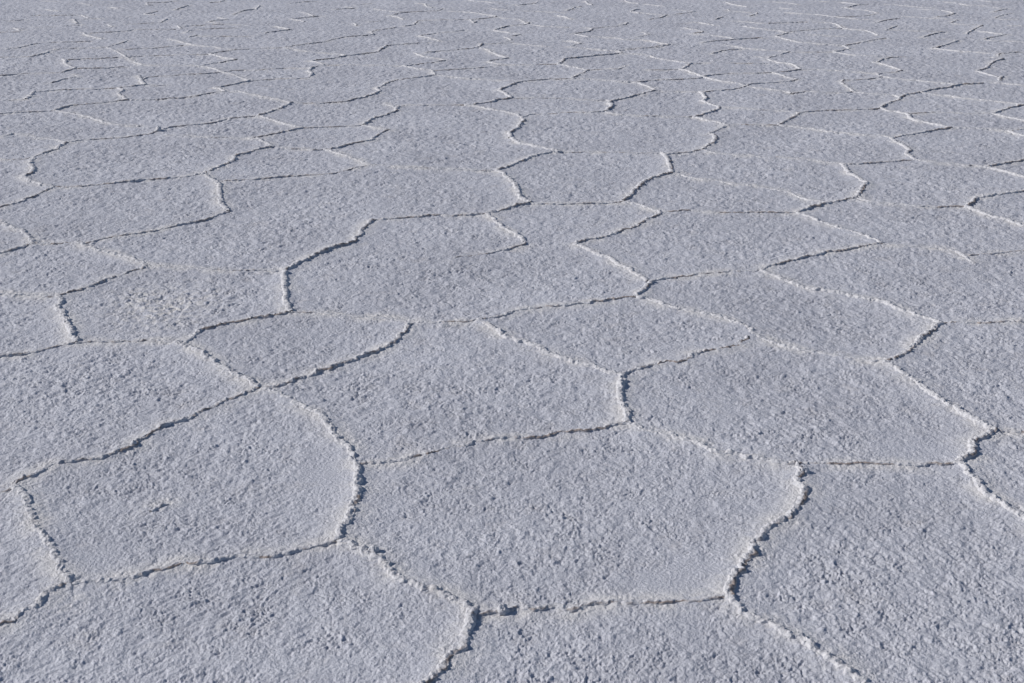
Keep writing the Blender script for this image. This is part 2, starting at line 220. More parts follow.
(0.6,'bright salt ridge sloping down to the right, 26% across and 14% down',[-1.537,9.072,-1.604,9.134,-1.656,9.183,-1.720,9.242,-1.780,9.282,-1.839,9.358,-1.920,9.434,-1.998,9.512,-2.038,9.528]),
(0.35,'faint salt ridge lying nearly level, 31% across and 15% down',[-1.537,9.072,-1.477,9.048,-1.407,9.048,-1.329,9.048,-1.263,9.076,-1.196,9.096,-1.147,9.125]),
(0.8,'dark-edged salt ridge rising to the right, 36% across and 14% down',[-1.147,9.125,-1.105,9.222,-1.048,9.272,-1.006,9.383,-0.965,9.512]),
(0.75,'dark-edged salt ridge rising to the right, 39% across and 12% down',[-0.965,9.512,-1.001,9.656,-0.973,9.699,-0.958,9.781,-0.935,9.893,-0.883,10.007,-0.792,10.065,-0.702,10.153,-0.600,10.243]),
(0.4,None,[-0.870,9.014,-0.830,8.944,-0.794,8.874]),
(0.35,'faint salt ridge lying nearly level, 3% across and 16% down',[-3.458,8.628,-3.421,8.663,-3.332,8.716,-3.213,8.738,-3.089,8.770]),
(0.8,'short dark-edged salt ridge rising to the right, 6% across and 16% down',[-3.089,8.770,-3.067,8.861,-3.033,8.967]),
(0.5,'long dark-edged salt ridge rising to the right, 15% across and 15% down',[-3.033,8.967,-2.940,9.000,-2.836,9.062,-2.780,9.110,-2.710,9.173,-2.615,9.159,-2.533,9.183,-2.465,9.193,-2.404,9.232,-2.321,9.257,-2.265,9.322,-2.213,9.409,-2.155,9.476,-2.103,9.512]),
(0.6,'long bright salt ridge sloping down to the right, 9% across and 17% down',[-3.089,8.770,-3.017,8.718,-2.943,8.659,-2.858,8.601,-2.781,8.527,-2.698,8.431,-2.623,8.360,-2.540,8.295,-2.468,8.268,-2.376,8.241]),
(0.25,None,[-3.598,9.144,-3.516,9.159,-3.431,9.193]),
(1,'short dark-edged salt ridge rising to the right, 3% across and 14% down',[-3.431,9.193,-3.435,9.282,-3.470,9.434,-3.474,9.497]),
(0.45,'long thin salt ridge lying nearly level, 9% across and 13% down',[-3.474,9.497,-3.402,9.528,-3.339,9.560,-3.267,9.592,-3.180,9.608,-3.073,9.618,-2.986,9.634,-2.918,9.656,-2.875,9.699,-2.814,9.765,-2.758,9.798]),
(0.7,'short jagged salt ridge running away from the viewer, 12% across and 14% down',[-2.918,9.656,-2.851,9.565,-2.839,9.409,-2.744,9.232,-2.710,9.173]),
(0.8,None,[-2.758,9.798,-2.812,9.950,-2.911,10.213]),
(0.45,'long dark-edged salt ridge rising to the right, 19% across and 11% down',[-2.835,10.036,-2.829,10.141,-2.759,10.171,-2.702,10.213,-2.623,10.249,-2.550,10.273,-2.469,10.303,-2.397,10.334,-2.344,10.364,-2.294,10.408,-2.217,10.470,-2.113,10.501]),
(0.2,None,[-2.748,9.798,-2.669,9.781,-2.598,9.798]),
(0.35,'faint salt ridge lying nearly level, 3% across and 11% down',[-4.041,10.213,-4.003,10.243,-3.921,10.285,-3.840,10.334,-3.725,10.346,-3.619,10.352,-3.560,10.383]),
(0.7,None,[-3.560,10.383,-3.544,10.489,-3.519,10.584]),
(0.8,'short bright salt ridge sloping down to the right, 7% across and 9% down',[-3.519,10.584,-3.595,10.681,-3.678,10.813,-3.711,10.948,-3.777,11.086]),
(0.4,'long faint salt ridge lying nearly level, 12% across and 9% down',[-3.734,11.051,-3.661,11.086,-3.583,11.107,-3.499,11.107,-3.433,11.135,-3.354,11.192,-3.276,11.178,-3.156,10.948,-3.041,10.793,-2.940,10.760,-2.835,10.747,-2.707,10.727,-2.582,10.714]),
(0.35,'faint salt ridge lying nearly level, 10% across and 10% down',[-3.519,10.584,-3.427,10.597,-3.367,10.597,-3.271,10.616,-3.210,10.648,-3.158,10.681]),
(0.5,'dark-edged salt ridge rising to the right, 6% across and 12% down',[-3.487,9.893,-3.457,10.007,-3.424,10.082,-3.359,10.183,-3.436,10.273]),
(0.7,'short dark-edged salt ridge rising to the right, 4% across and 8% down',[-4.099,11.227,-4.078,11.321,-4.038,11.395,-4.048,11.536]),
(0.35,'faint salt ridge lying nearly level, 7% across and 7% down',[-4.048,11.536,-4.010,11.673,-3.934,11.712,-3.839,11.728,-3.755,11.743,-3.615,11.759]),
(0.25,None,[-4.395,11.192,-4.273,11.206,-4.174,11.227,-4.099,11.227]),
(0.6,'short bright salt ridge sloping down to the right, 11% across and 8% down',[-3.615,11.759,-3.528,11.650,-3.426,11.484,-3.310,11.263,-3.276,11.178]),
(0.6,'dark-edged salt ridge rising to the right, 11% across and 7% down',[-3.615,11.759,-3.602,11.869,-3.573,11.965,-3.558,12.071,-3.547,12.196]),
(0.6,'dark-edged salt ridge rising to the right, 2% across and 7% down',[-4.472,11.696,-4.384,11.728,-4.372,11.853,-4.349,11.949,-4.298,12.030]),
(0.35,'faint salt ridge lying nearly level, 6% across and 6% down',[-4.298,12.030,-4.266,12.071,-4.160,12.096,-4.056,12.129,-3.972,12.154,-3.869,12.196]),
(0.3,'long faint salt ridge lying nearly level, 15% across and 7% down',[-3.480,11.673,-3.396,11.650,-3.320,11.712,-3.190,11.728,-3.099,11.806,-3.006,11.885,-2.956,11.909]),
(0.35,'long faint salt ridge lying nearly level, 16% across and 8% down',[-3.276,11.178,-3.195,11.249,-3.092,11.263,-2.971,11.292,-2.849,11.321,-2.705,11.350,-2.613,11.372]),
(0.5,'dark-edged salt ridge rising to the right, 22% across and 8% down',[-2.613,11.372,-2.561,11.484,-2.489,11.559,-2.444,11.635]),
(0.6,'bright salt ridge sloping down to the right, 22% across and 8% down',[-2.613,11.372,-2.528,11.278,-2.424,11.135,-2.315,11.065]),
(0.5,'dark-edged salt ridge rising to the right, 22% across and 9% down',[-2.528,10.747,-2.468,10.846,-2.407,10.900,-2.372,10.982,-2.315,11.065]),
(0.65,'long bright salt ridge sloping down to the right, 20% across and 7% down',[-3.204,12.323,-3.077,12.179,-2.977,12.047,-2.882,11.933,-2.774,11.853,-2.671,11.790,-2.562,11.696,-2.444,11.635]),
(0.35,'faint salt ridge lying nearly level, 25% across and 7% down',[-2.444,11.635,-2.336,11.673,-2.269,11.696,-2.183,11.712,-2.036,11.759]),
(0.6,'bright salt ridge sloping down to the right, 22% across and 11% down',[-2.582,10.714,-2.489,10.661,-2.384,10.552,-2.289,10.383,-2.187,10.273,-2.099,10.123,-2.000,9.978]),
(0.65,'dark-edged salt ridge rising to the right, 22% across and 12% down',[-2.000,9.978,-2.054,9.893,-2.097,9.820,-2.139,9.754,-2.184,9.699,-2.209,9.688]),
(0.6,None,[-2.209,9.688,-2.148,9.618,-2.106,9.549,-2.100,9.497]),
(0.35,'faint salt ridge lying nearly level, 28% across and 12% down',[-2.000,9.978,-1.877,10.036,-1.777,10.065,-1.683,10.082,-1.589,10.094,-1.565,10.165]),
(0.9,'short jagged salt ridge running away from the viewer, 30% across and 11% down',[-1.565,10.165,-1.570,10.303,-1.613,10.426,-1.621,10.552,-1.620,10.648]),
(0.6,None,[-1.620,10.648,-1.578,10.714,-1.522,10.747]),
(0.6,None,[-1.522,10.747,-1.602,10.880,-1.677,10.968]),
(0.55,'long dark-edged salt ridge rising to the right, 33% across and 8% down',[-1.677,10.968,-1.644,11.030,-1.567,11.086,-1.492,11.156,-1.422,11.278,-1.342,11.336,-1.264,11.409,-1.163,11.484]),
(0.8,None,[-1.163,11.484,-1.155,11.635,-1.140,11.751,-1.135,11.885]),
(0.4,'faint salt ridge lying nearly level, 40% across and 6% down',[-1.135,11.885,-1.089,11.933,-0.980,11.990,-0.871,12.047,-0.771,12.096]),
(0.3,'faint salt ridge lying nearly level, 27% across and 10% down',[-2.050,10.508,-1.995,10.533,-1.921,10.571,-1.845,10.597,-1.734,10.597,-1.627,10.520]),
(0.5,'long bright salt ridge sloping down to the right, 31% across and 8% down',[-2.036,11.759,-1.933,11.673,-1.828,11.559,-1.751,11.484,-1.659,11.446,-1.473,11.350,-1.422,11.278]),
(0.5,'long dark-edged salt ridge rising to the right, 32% across and 6% down',[-2.036,11.759,-1.953,11.869,-1.870,11.990,-1.790,12.071,-1.727,12.113,-1.660,12.297,-1.585,12.452,-1.486,12.513,-1.409,12.567,-1.322,12.647]),
(0.5,'dark-edged salt ridge rising to the right, 37% across and 4% down',[-1.322,12.647,-1.365,12.829,-1.328,12.950,-1.256,13.016,-1.202,13.092,-1.148,13.189]),
(0.3,'long faint salt ridge lying nearly level, 35% across and 10% down',[-1.522,10.747,-1.440,10.747,-1.339,10.760,-1.257,10.760,-1.175,10.760,-1.051,10.747,-0.891,10.714]),
(0.55,'dark-edged salt ridge rising to the right, 41% across and 9% down',[-0.891,10.714,-0.822,10.747,-0.745,10.813,-0.646,10.893,-0.559,11.016]),
(0.6,'bright salt ridge sloping down to the right, 42% across and 8% down',[-0.559,11.016,-0.627,11.121,-0.727,11.192,-0.774,11.263,-0.851,11.446]),
(0.8,'bright salt ridge sloping down to the right, 41% across and 10% down',[-0.891,10.714,-0.813,10.616,-0.727,10.533,-0.644,10.489,-0.615,10.334,-0.600,10.243]),
(0.45,'long bright salt ridge sloping down to the right, 46% across and 12% down',[-0.600,10.243,-0.530,10.201,-0.450,10.153,-0.371,10.106,-0.293,10.082,-0.215,10.047,-0.147,10.024,-0.071,9.990,-0.004,9.978]),
(0.45,'long thin salt ridge lying nearly level, 48% across and 10% down',[-0.622,10.457,-0.544,10.489,-0.466,10.533,-0.386,10.552,-0.307,10.597,-0.227,10.636,-0.167,10.681,-0.096,10.747,-0.004,10.760,0.102,10.760,0.205,10.780,0.375,10.793]),
(0.6,None,[-0.212,10.941,-0.149,10.860,-0.076,10.766]),
(0.4,None,[-0.212,10.941,-0.151,11.037,-0.088,11.086,-0.036,11.156]),
(0.65,'bright salt ridge sloping down to the right, 48% across and 8% down',[-0.036,11.156,-0.100,11.263,-0.167,11.446,-0.214,11.635,-0.293,11.728]),
(0.9,None,[-0.337,11.712,-0.295,11.790,-0.272,12.014]),
(0.45,'thin salt ridge lying nearly level, 44% across and 7% down',[-0.337,11.712,-0.425,11.673,-0.532,11.597,-0.639,11.544,-0.754,11.461]),
(0.3,None,[-0.272,12.014,-0.187,12.030,-0.096,12.063,-0.005,12.071]),
(0.85,'short dark-edged salt ridge rising to the right, 50% across and 13% down',[-0.095,9.555,-0.050,9.672,-0.004,9.781,0.000,9.798,0.043,9.910]),
(0.8,'short bright salt ridge sloping down to the right, 49% across and 14% down',[-0.095,9.555,-0.049,9.445,-0.012,9.282,-0.004,9.232]),
(0.8,'dark-edged salt ridge rising to the right, 48% across and 15% down',[-0.004,9.232,-0.057,9.193,-0.109,9.159,-0.152,9.096,-0.212,9.038,-0.267,8.991]),
(0.25,'long faint salt ridge lying nearly level, 55% across and 15% down',[-0.004,9.232,0.098,9.242,0.240,9.242,0.355,9.242,0.460,9.208,0.565,9.183,0.670,9.173,0.693,9.125]),
(0.4,'faint salt ridge lying nearly level, 53% across and 12% down',[0.043,9.910,0.086,9.967,0.192,10.024,0.269,10.065,0.346,10.065,0.424,10.082,0.453,10.082]),
(0.8,'short dark-edged salt ridge rising to the right, 57% across and 11% down',[0.453,10.082,0.507,10.213,0.573,10.364,0.610,10.501]),
(0.7,'bright salt ridge sloping down to the right, 56% across and 10% down',[0.610,10.501,0.544,10.571,0.478,10.681,0.409,10.747,0.375,10.793]),
(0.9,None,[0.375,10.793,0.415,10.900,0.436,11.065,0.454,11.121]),
(0.55,'dark-edged salt ridge rising to the right, 58% across and 8% down',[0.454,11.121,0.530,11.156,0.618,11.227,0.729,11.300,0.819,11.350,0.948,11.424]),
(0.55,'bright salt ridge sloping down to the right, 58% across and 7% down',[0.502,11.774,0.578,11.728,0.665,11.696,0.772,11.635,0.878,11.574,0.919,11.544,0.952,11.469]),
(0.5,'dark-edged salt ridge rising to the right, 63% across and 7% down',[0.931,11.559,1.027,11.650,1.130,11.696,1.204,11.728,1.300,11.790,1.366,11.885,1.428,11.933]),
(0.6,None,[0.502,11.790,0.564,11.909,0.625,12.014]),
(0.5,None,[0.626,12.030,0.575,12.154,0.508,12.213]),
(0.35,None,[0.948,11.424,1.028,11.409,1.099,11.350]),
(0.35,'faint salt ridge rising to the right, 59% across and 10% down',[0.610,10.501,0.692,10.533,0.774,10.546,0.854,10.546,0.933,10.714]),
(0.6,'long bright salt ridge sloping down to the right, 60% across and 12% down',[0.453,10.082,0.529,10.065,0.595,10.047,0.698,10.007,0.808,9.950,0.919,9.910,0.965,9.854,1.004,9.765,1.032,9.672,1.056,9.549]),
(0.45,'long thin salt ridge lying nearly level, 66% across and 12% down',[0.919,9.910,1.063,9.990,1.153,10.024,1.252,10.047,1.350,10.065,1.432,10.106,1.498,10.165]),
(1,'short jagged salt ridge running away from the viewer, 60% across and 16% down',[0.628,8.752,0.675,8.874,0.688,8.944,0.673,9.038,0.693,9.125]),
(0.8,'dark-edged salt ridge rising to the right, 62% across and 14% down',[0.693,9.125,0.769,9.208,0.837,9.272,0.918,9.383,0.985,9.476,1.056,9.549]),
(0.4,'long faint salt ridge sloping down to the right, 63% across and 17% down',[0.628,8.752,0.669,8.672,0.724,8.628,0.797,8.606,0.847,8.576,0.971,8.576,1.108,8.541,1.200,8.550]),
(0.85,'short dark-edged salt ridge rising to the right, 69% across and 16% down',[1.200,8.550,1.269,8.637,1.331,8.716,1.380,8.770,1.423,8.884]),
(0.75,'short bright salt ridge sloping down to the right, 69% across and 15% down',[1.423,8.884,1.384,8.967,1.354,9.062,1.330,9.144]),
(1,'short jagged salt ridge running away from the viewer, 69% across and 14% down',[1.330,9.144,1.367,9.159,1.379,9.307,1.379,9.434,1.359,9.486]),
(0.3,'faint salt ridge lying nearly level, 66% across and 13% down',[1.056,9.549,1.128,9.539,1.200,9.528,1.298,9.512,1.359,9.486]),
(0.5,'dark-edged salt ridge rising to the right, 71% across and 13% down',[1.382,9.460,1.446,9.528,1.523,9.549,1.602,9.592,1.686,9.656,1.745,9.732]),
(0.7,'bright salt ridge sloping down to the right, 68% across and 11% down',[1.341,10.552,1.399,10.457,1.441,10.321,1.489,10.171]),
(0.7,'bright salt ridge sloping down to the right, 71% across and 12% down',[1.489,10.171,1.539,10.047,1.595,9.967,1.659,9.893,1.709,9.854,1.745,9.732]),
(0.7,None,[1.489,10.171,1.546,10.261]),
(0.35,'faint salt ridge lying nearly level, 73% across and 11% down',[1.546,10.261,1.687,10.321,1.800,10.346,1.898,10.346,2.000,10.364,2.067,10.383]),
(0.85,None,[1.360,10.546,1.417,10.681,1.477,10.826]),
(0.65,'bright salt ridge sloping down to the right, 65% across and 9% down',[1.477,10.826,1.422,10.880,1.360,10.968,1.285,11.051,1.210,11.135,1.182,11.278]),
(0.3,'long faint salt ridge lying nearly level, 71% across and 9% down',[1.477,10.826,1.574,10.860,1.677,10.860,1.781,10.860,1.987,10.860,2.109,10.846]),
(0.25,None,[1.087,10.520,1.207,10.520,1.341,10.552]),
(0.4,'faint salt ridge rising to the right, 75% across and 12% down',[1.745,9.732,1.782,9.837,1.864,9.876,1.932,9.887,2.039,9.933,2.125,9.978,2.196,10.047]),
(0.5,'bright salt ridge sloping down to the right, 75% across and 13% down',[1.745,9.732,1.823,9.645,1.883,9.618,1.947,9.549,2.004,9.512,2.025,9.434]),
(0.4,'faint salt ridge lying nearly level, 80% across and 14% down',[2.023,9.424,2.097,9.476,2.162,9.528,2.208,9.486,2.296,9.476,2.402,9.460,2.492,9.497]),
(0.75,'bright salt ridge sloping down to the right, 69% across and 18% down',[1.200,8.550,1.259,8.448,1.320,8.349,1.383,8.268]),
(0.8,'short dark-edged salt ridge rising to the right, 70% across and 19% down',[1.383,8.268,1.312,8.146,1.257,8.059,1.215,7.983]),
(1,'short jagged salt ridge running away from the viewer, 69% across and 21% down',[1.225,7.983,1.247,7.958,1.240,7.835,1.197,7.715,1.141,7.599,1.119,7.545]),
(0.4,'faint salt ridge lying nearly level, 74% across and 18% down',[1.383,8.268,1.480,8.278,1.544,8.278,1.627,8.268,1.707,8.268]),
(0.85,'short dark-edged salt ridge rising to the right, 77% across and 17% down',[1.707,8.268,1.781,8.404,1.864,8.544,1.923,8.700]),
(0.4,'long faint salt ridge lying nearly level, 82% across and 16% down',[1.923,8.700,2.031,8.759,2.148,8.783,2.264,8.795,2.387,8.811,2.484,8.830,2.515,8.861]),
(0.3,'faint salt ridge sloping down to the right, 74% across and 16% down',[1.424,8.898,1.510,8.868,1.596,8.837,1.667,8.795,1.757,8.795,1.831,8.771,1.923,8.700]),
(0.6,'long bright salt ridge sloping down to the right, 81% across and 19% down',[1.707,8.268,1.768,8.230,1.842,8.178,1.915,8.126,1.983,8.059,2.074,8.008,2.153,7.968,2.221,7.948,2.290,7.933]),
(0.9,'bright salt ridge sloping down to the right, 88% across and 22% down',[2.290,7.933,2.309,7.847,2.322,7.710,2.336,7.615,2.330,7.522,2.284,7.431,2.291,7.320,2.296,7.268]),
(0.7,'dark-edged salt ridge rising to the right, 90% across and 20% down',[2.309,7.847,2.384,7.933,2.457,7.968,2.551,8.035,2.630,8.088,2.710,8.140,2.791,8.194]),
(0.75,'bright salt ridge sloping down to the right, 90% across and 18% down',[2.791,8.194,2.738,8.265,2.685,8.342,2.629,8.415,2.612,8.530,2.641,8.630]),
(0.65,'short bright salt ridge sloping down to the right, 87% across and 16% down',[2.641,8.630,2.594,8.725,2.537,8.768,2.515,8.861]),
(0.85,'short dark-edged salt ridge rising to the right, 87% across and 15% down',[2.515,8.861,2.584,8.987,2.658,9.084,2.733,9.183]),
(0.35,'long faint salt ridge lying nearly level, 93% across and 17% down',[2.646,8.647,2.758,8.701,2.842,8.713,2.925,8.689,3.013,8.677,3.104,8.677,3.213,8.665]),
(0.75,'short dark-edged salt ridge rising to the right, 98% across and 16% down',[3.213,8.665,3.306,8.768,3.413,8.873,3.501,8.955,3.559,8.987]),
(0.7,'short bright salt ridge sloping down to the right, 98% across and 17% down',[3.213,8.665,3.248,8.571,3.297,8.489,3.341,8.398]),
(0.55,'bright salt ridge sloping down to the right, 96% across and 19% down',[2.791,8.194,2.872,8.178,2.951,8.156,3.037,8.125,3.098,8.088,3.130,7.999,3.160,7.907]),
(0.4,None,[3.105,8.077,3.197,8.125,3.252,8.156]),
(0.6,'long bright salt ridge sloping down to the right, 94% across and 24% down',[2.296,7.268,2.363,7.204,2.432,7.178,2.486,7.170,2.536,7.120,2.587,7.128,2.645,7.078,2.695,7.005,2.738,6.917,2.785,6.847]),
(0.6,'short dark-edged salt ridge rising to the right, 98% across and 24% down',[2.635,7.103,2.724,7.170,2.803,7.204,2.883,7.264,2.957,7.307]),
(0.45,'thin salt ridge lying nearly level, 86% across and 24% down',[2.296,7.268,2.236,7.264,2.161,7.234,2.078,7.212,1.996,7.191,1.895,7.170,1.849,7.186]),
(0.9,'dark-edged salt ridge rising to the right, 96% across and 29% down',[2.244,6.252,2.302,6.325,2.337,6.393,2.408,6.438,2.489,6.472,2.565,6.514,2.659,6.557]),
(0.8,'bright salt ridge sloping down to the right, 97% across and 32% down',[2.244,6.252,2.278,6.120,2.321,6.028,2.365,5.977,2.393,5.911,2.423,5.855]),
(0.3,'long faint salt ridge sloping down to the right, 89% across and 30% down',[1.744,6.424,1.801,6.329,1.913,6.302,2.011,6.259,2.106,6.243,2.193,6.249,2.244,6.252]),
(0.6,'long bright salt ridge sloping down to the right, 74% across and 7% down',[1.898,11.909,1.980,11.853,2.052,11.751,2.128,11.673,2.247,11.597,2.332,11.559,2.424,11.498]),
(0.55,'short dark-edged salt ridge rising to the right, 76% across and 8% down',[2.166,11.135,2.251,11.249,2.343,11.395,2.424,11.498]),
(0.5,'dark-edged salt ridge rising to the right, 71% across and 8% down',[1.736,11.409,1.777,11.469,1.829,11.559,1.923,11.635,2.025,11.650]),
(0.3,'faint salt ridge lying nearly level, 79% across and 8% down',[2.424,11.498,2.557,11.484,2.702,11.498,2.800,11.498]),
(0.6,'bright salt ridge sloping down to the right, 76% across and 9% down',[2.098,11.192,2.153,11.086,2.169,10.982,2.222,10.880,2.296,10.833,2.315,10.727,2.319,10.546]),
(0.5,'dark-edged salt ridge rising to the right, 77% across and 10% down',[2.319,10.546,2.233,10.470,2.141,10.408,2.067,10.383]),
(0.6,'bright salt ridge sloping down to the right, 77% across and 11% down',[2.067,10.383,2.109,10.243,2.144,10.123,2.196,10.047]),
(0.5,'long thin salt ridge lying nearly level, 82% across and 10% down',[2.319,10.546,2.454,10.520,2.562,10.470,2.671,10.426,2.760,10.383,2.863,10.321]),
(0.6,None,[2.863,10.321,2.867,10.225,2.880,10.183]),
(0.6,'dark-edged salt ridge rising to the right, 87% across and 11% down',[2.868,10.303,2.948,10.346,3.037,10.383,3.114,10.483]),
(0.5,'bright salt ridge sloping down to the right, 87% across and 10% down',[3.114,10.483,3.100,10.597,3.076,10.747,3.041,10.846,2.988,10.900]),
(0.4,'faint salt ridge lying nearly level, 84% across and 12% down',[2.546,10.024,2.632,10.024,2.738,10.065,2.806,10.106,2.880,10.183]),
(0.7,'short bright salt ridge sloping down to the right, 83% across and 13% down',[2.546,10.024,2.491,9.893,2.490,9.754,2.492,9.497]),
(0.45,'bright salt ridge sloping down to the right, 86% across and 14% down',[2.492,9.497,2.558,9.434,2.638,9.393,2.705,9.373,2.754,9.342,2.764,9.282]),
(0.55,'bright salt ridge sloping down to the right, 84% across and 8% down',[2.800,11.498,2.862,11.395,2.947,11.300,3.041,11.249,3.174,11.227]),
(0.5,None,[2.800,11.498,2.858,11.559,2.984,11.673]),
(0.55,'bright salt ridge sloping down to the right, 80% across and 7% down',[2.990,11.696,2.990,11.885,2.878,11.933,2.763,12.030,2.640,12.096,2.592,12.196]),
(0.55,'dark-edged salt ridge rising to the right, 84% across and 6% down',[2.990,11.885,3.124,12.014,3.244,12.129,3.375,12.280,3.495,12.383]),
(0.55,'dark-edged salt ridge rising to the right, 87% across and 9% down',[3.042,10.927,3.126,11.086,3.208,11.156,3.265,11.192,3.350,11.192]),
(0.8,'short dark-edged salt ridge rising to the right, 89% across and 14% down',[2.733,9.183,2.784,9.307,2.855,9.383,2.968,9.460]),
(0.6,'dark-edged salt ridge rising to the right, 93% across and 13% down',[2.968,9.460,3.080,9.592,3.182,9.656,3.269,9.726,3.379,9.837,3.455,9.837,3.562,9.876]),
(0.5,'long bright salt ridge sloping down to the right, 90% across and 12% down',[2.880,10.183,2.942,10.094,3.006,10.047,3.090,10.007,3.164,9.933,3.260,9.876,3.327,9.820]),
(0.6,'long bright salt ridge sloping down to the right, 95% across and 15% down',[2.968,9.460,3.035,9.383,3.112,9.342,3.174,9.257,3.247,9.208,3.331,9.144,3.416,9.086,3.495,9.014,3.547,8.967]),
(0.7,'dark-edged salt ridge rising to the right, 92% across and 7% down',[3.746,11.728,3.851,11.853,3.981,12.014,4.124,12.213]),
(0.5,'long bright salt ridge sloping down to the right, 94% across and 8% down',[3.746,11.728,3.828,11.635,3.909,11.544,4.020,11.484,4.109,11.424,4.181,11.350]),
(0.55,'dark-edged salt ridge rising to the right, 98% across and 8% down',[4.156,11.263,4.207,11.395,4.255,11.409,4.334,11.446,4.423,11.484]),
(0.5,None,[4.067,11.178,4.154,11.121]),
(0.8,'dark-edged salt ridge rising to the right, 97% across and 10% down',[4.146,11.100,4.019,10.948,3.925,10.793,3.818,10.571,3.700,10.457]),
(0.65,'short bright salt ridge sloping down to the right, 96% across and 11% down',[3.695,10.445,3.722,10.346,3.745,10.243,3.772,10.153]),
(0.9,None,[3.716,9.978,3.781,10.123,3.822,10.183]),
(0.5,'bright salt ridge sloping down to the right, 99% across and 12% down',[3.644,9.893,3.709,9.865,3.769,9.820,3.848,9.781]),
(0.4,'faint salt ridge lying nearly level, 98% across and 6% down',[4.372,12.263,4.447,12.213,4.580,12.196,4.699,12.113]),
(0.6,'dark-edged salt ridge rising to the right, 97% across and 5% down',[4.384,12.297,4.501,12.435,4.620,12.540,4.711,12.629]),
(0.65,'bright salt ridge sloping down to the right, 97% across and 5% down',[4.528,12.884,4.600,12.792,4.655,12.674,4.711,12.629]),
(0.6,'short dark-edged salt ridge rising to the right, 95% across and 4% down',[4.344,12.674,4.529,13.016,4.724,13.336]),
(0.6,'dark-edged salt ridge rising to the right, 91% across and 5% down',[3.861,12.435,3.958,12.584,4.076,12.737,4.189,12.829]),
(0.3,'faint salt ridge lying nearly level, 90% across and 5% down',[3.758,12.978,3.872,12.950,4.005,12.903,4.206,12.884]),
(0.35,'faint salt ridge lying nearly level, 92% across and 6% down',[3.841,12.348,3.919,12.297,4.058,12.297,4.132,12.238]),
(0.5,None,[4.987,13.336,5.052,13.307,5.145,13.287]),
(0.5,'thin salt ridge lying nearly level, 99% across and 3% down',[5.022,13.873,5.108,13.820,5.230,13.798,5.326,13.777]),
(0.5,None,[5.040,13.905,5.176,14.124,5.384,14.372]),
(0.6,'bright salt ridge sloping down to the right, 98% across and 1% down',[5.227,14.464,5.357,14.640,5.495,14.796,5.420,14.820,5.386,14.943]),
(0.45,'bright salt ridge sloping down to the right, 94% across and 1% down',[5.006,15.453,5.101,15.388,5.145,15.169,5.231,15.131,5.408,15.068]),
(0.6,None,[4.473,13.538,4.603,13.745]),
(0.4,'long faint salt ridge sloping down to the right, 90% across and 3% down',[4.075,14.124,4.222,14.035,4.331,13.959,4.432,13.905,4.575,13.820]),
(0.5,'long bright salt ridge sloping down to the right, 92% across and 2% down',[4.500,14.760,4.592,14.700,4.712,14.640,4.757,14.522,4.770,14.349,4.605,14.124,4.472,14.035]),
(0.3,None,[4.464,13.507,4.558,13.406,4.703,13.386]),
(0.45,'bright salt ridge sloping down to the right, 89% across and 1% down',[4.272,15.220,4.363,15.169,4.469,15.043,4.581,14.943,4.702,14.881]),
(0.35,None,[5.464,15.654,5.564,15.520,5.744,15.453]),
(0.4,None,[3.815,15.453,3.890,15.349,3.973,15.220,4.068,15.258]),
(0.55,'bright salt ridge sloping down to the right, 84% across and 1% down',[3.966,15.194,3.880,15.131,3.721,14.881,3.793,14.724,3.882,14.640,3.921,14.522,3.943,14.349]),
(0.35,'faint salt ridge lying nearly level, 84% across and 2% down',[3.928,14.292,3.757,14.146,3.565,14.068,3.446,14.068]),
(0.5,'long bright salt ridge sloping down to the right, 81% across and 2% down',[2.942,14.464,3.059,14.372,3.190,14.292,3.313,14.179,3.433,14.014,3.578,13.852,3.810,13.745]),
(0.5,'dark-edged salt ridge rising to the right, 87% across and 3% down',[3.723,13.538,3.827,13.714,3.968,13.852,4.054,13.905]),
(0.5,None,[3.648,12.950,3.787,13.189,3.861,13.307]),
(0.55,'long thin salt ridge lying nearly level, 80% across and 4% down',[2.599,13.487,2.831,13.569,3.002,13.589,3.176,13.569,3.264,13.507,3.287,13.336,3.272,13.140]),
(0.7,None,[3.070,13.852,3.104,13.767]),
(0.55,'bright salt ridge sloping down to the right, 84% across and 5% down',[3.265,13.112,3.347,13.016,3.453,12.950,3.473,12.792,3.478,12.584]),
(0.5,None,[2.505,12.978,2.593,12.922,2.641,12.857,2.647,12.737]),
(0.35,'faint salt ridge lying nearly level, 79% across and 4% down',[2.666,12.829,2.842,12.950,3.009,13.045,3.265,13.112]),
(0.6,None,[2.647,12.737,2.557,12.611,2.489,12.505]),
(0.55,'long bright salt ridge sloping down to the right, 79% across and 6% down',[2.489,12.505,2.541,12.348,2.584,12.213,2.635,12.071,2.729,12.030,2.825,11.949,2.985,11.909]),
(0.35,'faint salt ridge lying nearly level, 81% across and 5% down',[2.858,12.629,2.967,12.584,3.155,12.522]),
(0.4,None,[2.982,14.881,3.110,14.760]),
(0.45,'bright salt ridge sloping down to the right, 77% across and 0% down',[3.010,15.480,3.165,15.388,3.260,15.220]),
(0.4,None,[3.496,15.586,3.671,15.520]),
(0.5,None,[1.520,15.258,1.607,15.131,1.721,15.005]),
(0.45,'dark-edged salt ridge rising to the right, 67% across and 2% down',[1.822,14.676,1.906,14.581,1.994,14.522,1.837,14.349,1.716,14.235]),
(0.6,'dark-edged salt ridge rising to the right, 64% across and 3% down',[1.404,13.777,1.480,13.884,1.570,13.992,1.653,14.213]),
(0.55,'bright salt ridge sloping down to the right, 69% across and 4% down',[1.820,13.589,1.916,13.538,1.978,13.436,2.041,13.307]),
(0.7,None,[2.116,13.820,2.214,14.035]),
(0.65,'bright salt ridge sloping down to the right, 68% across and 5% down',[1.707,13.140,1.757,12.997,1.830,12.903,1.854,12.857,1.823,12.765,1.747,12.737]),
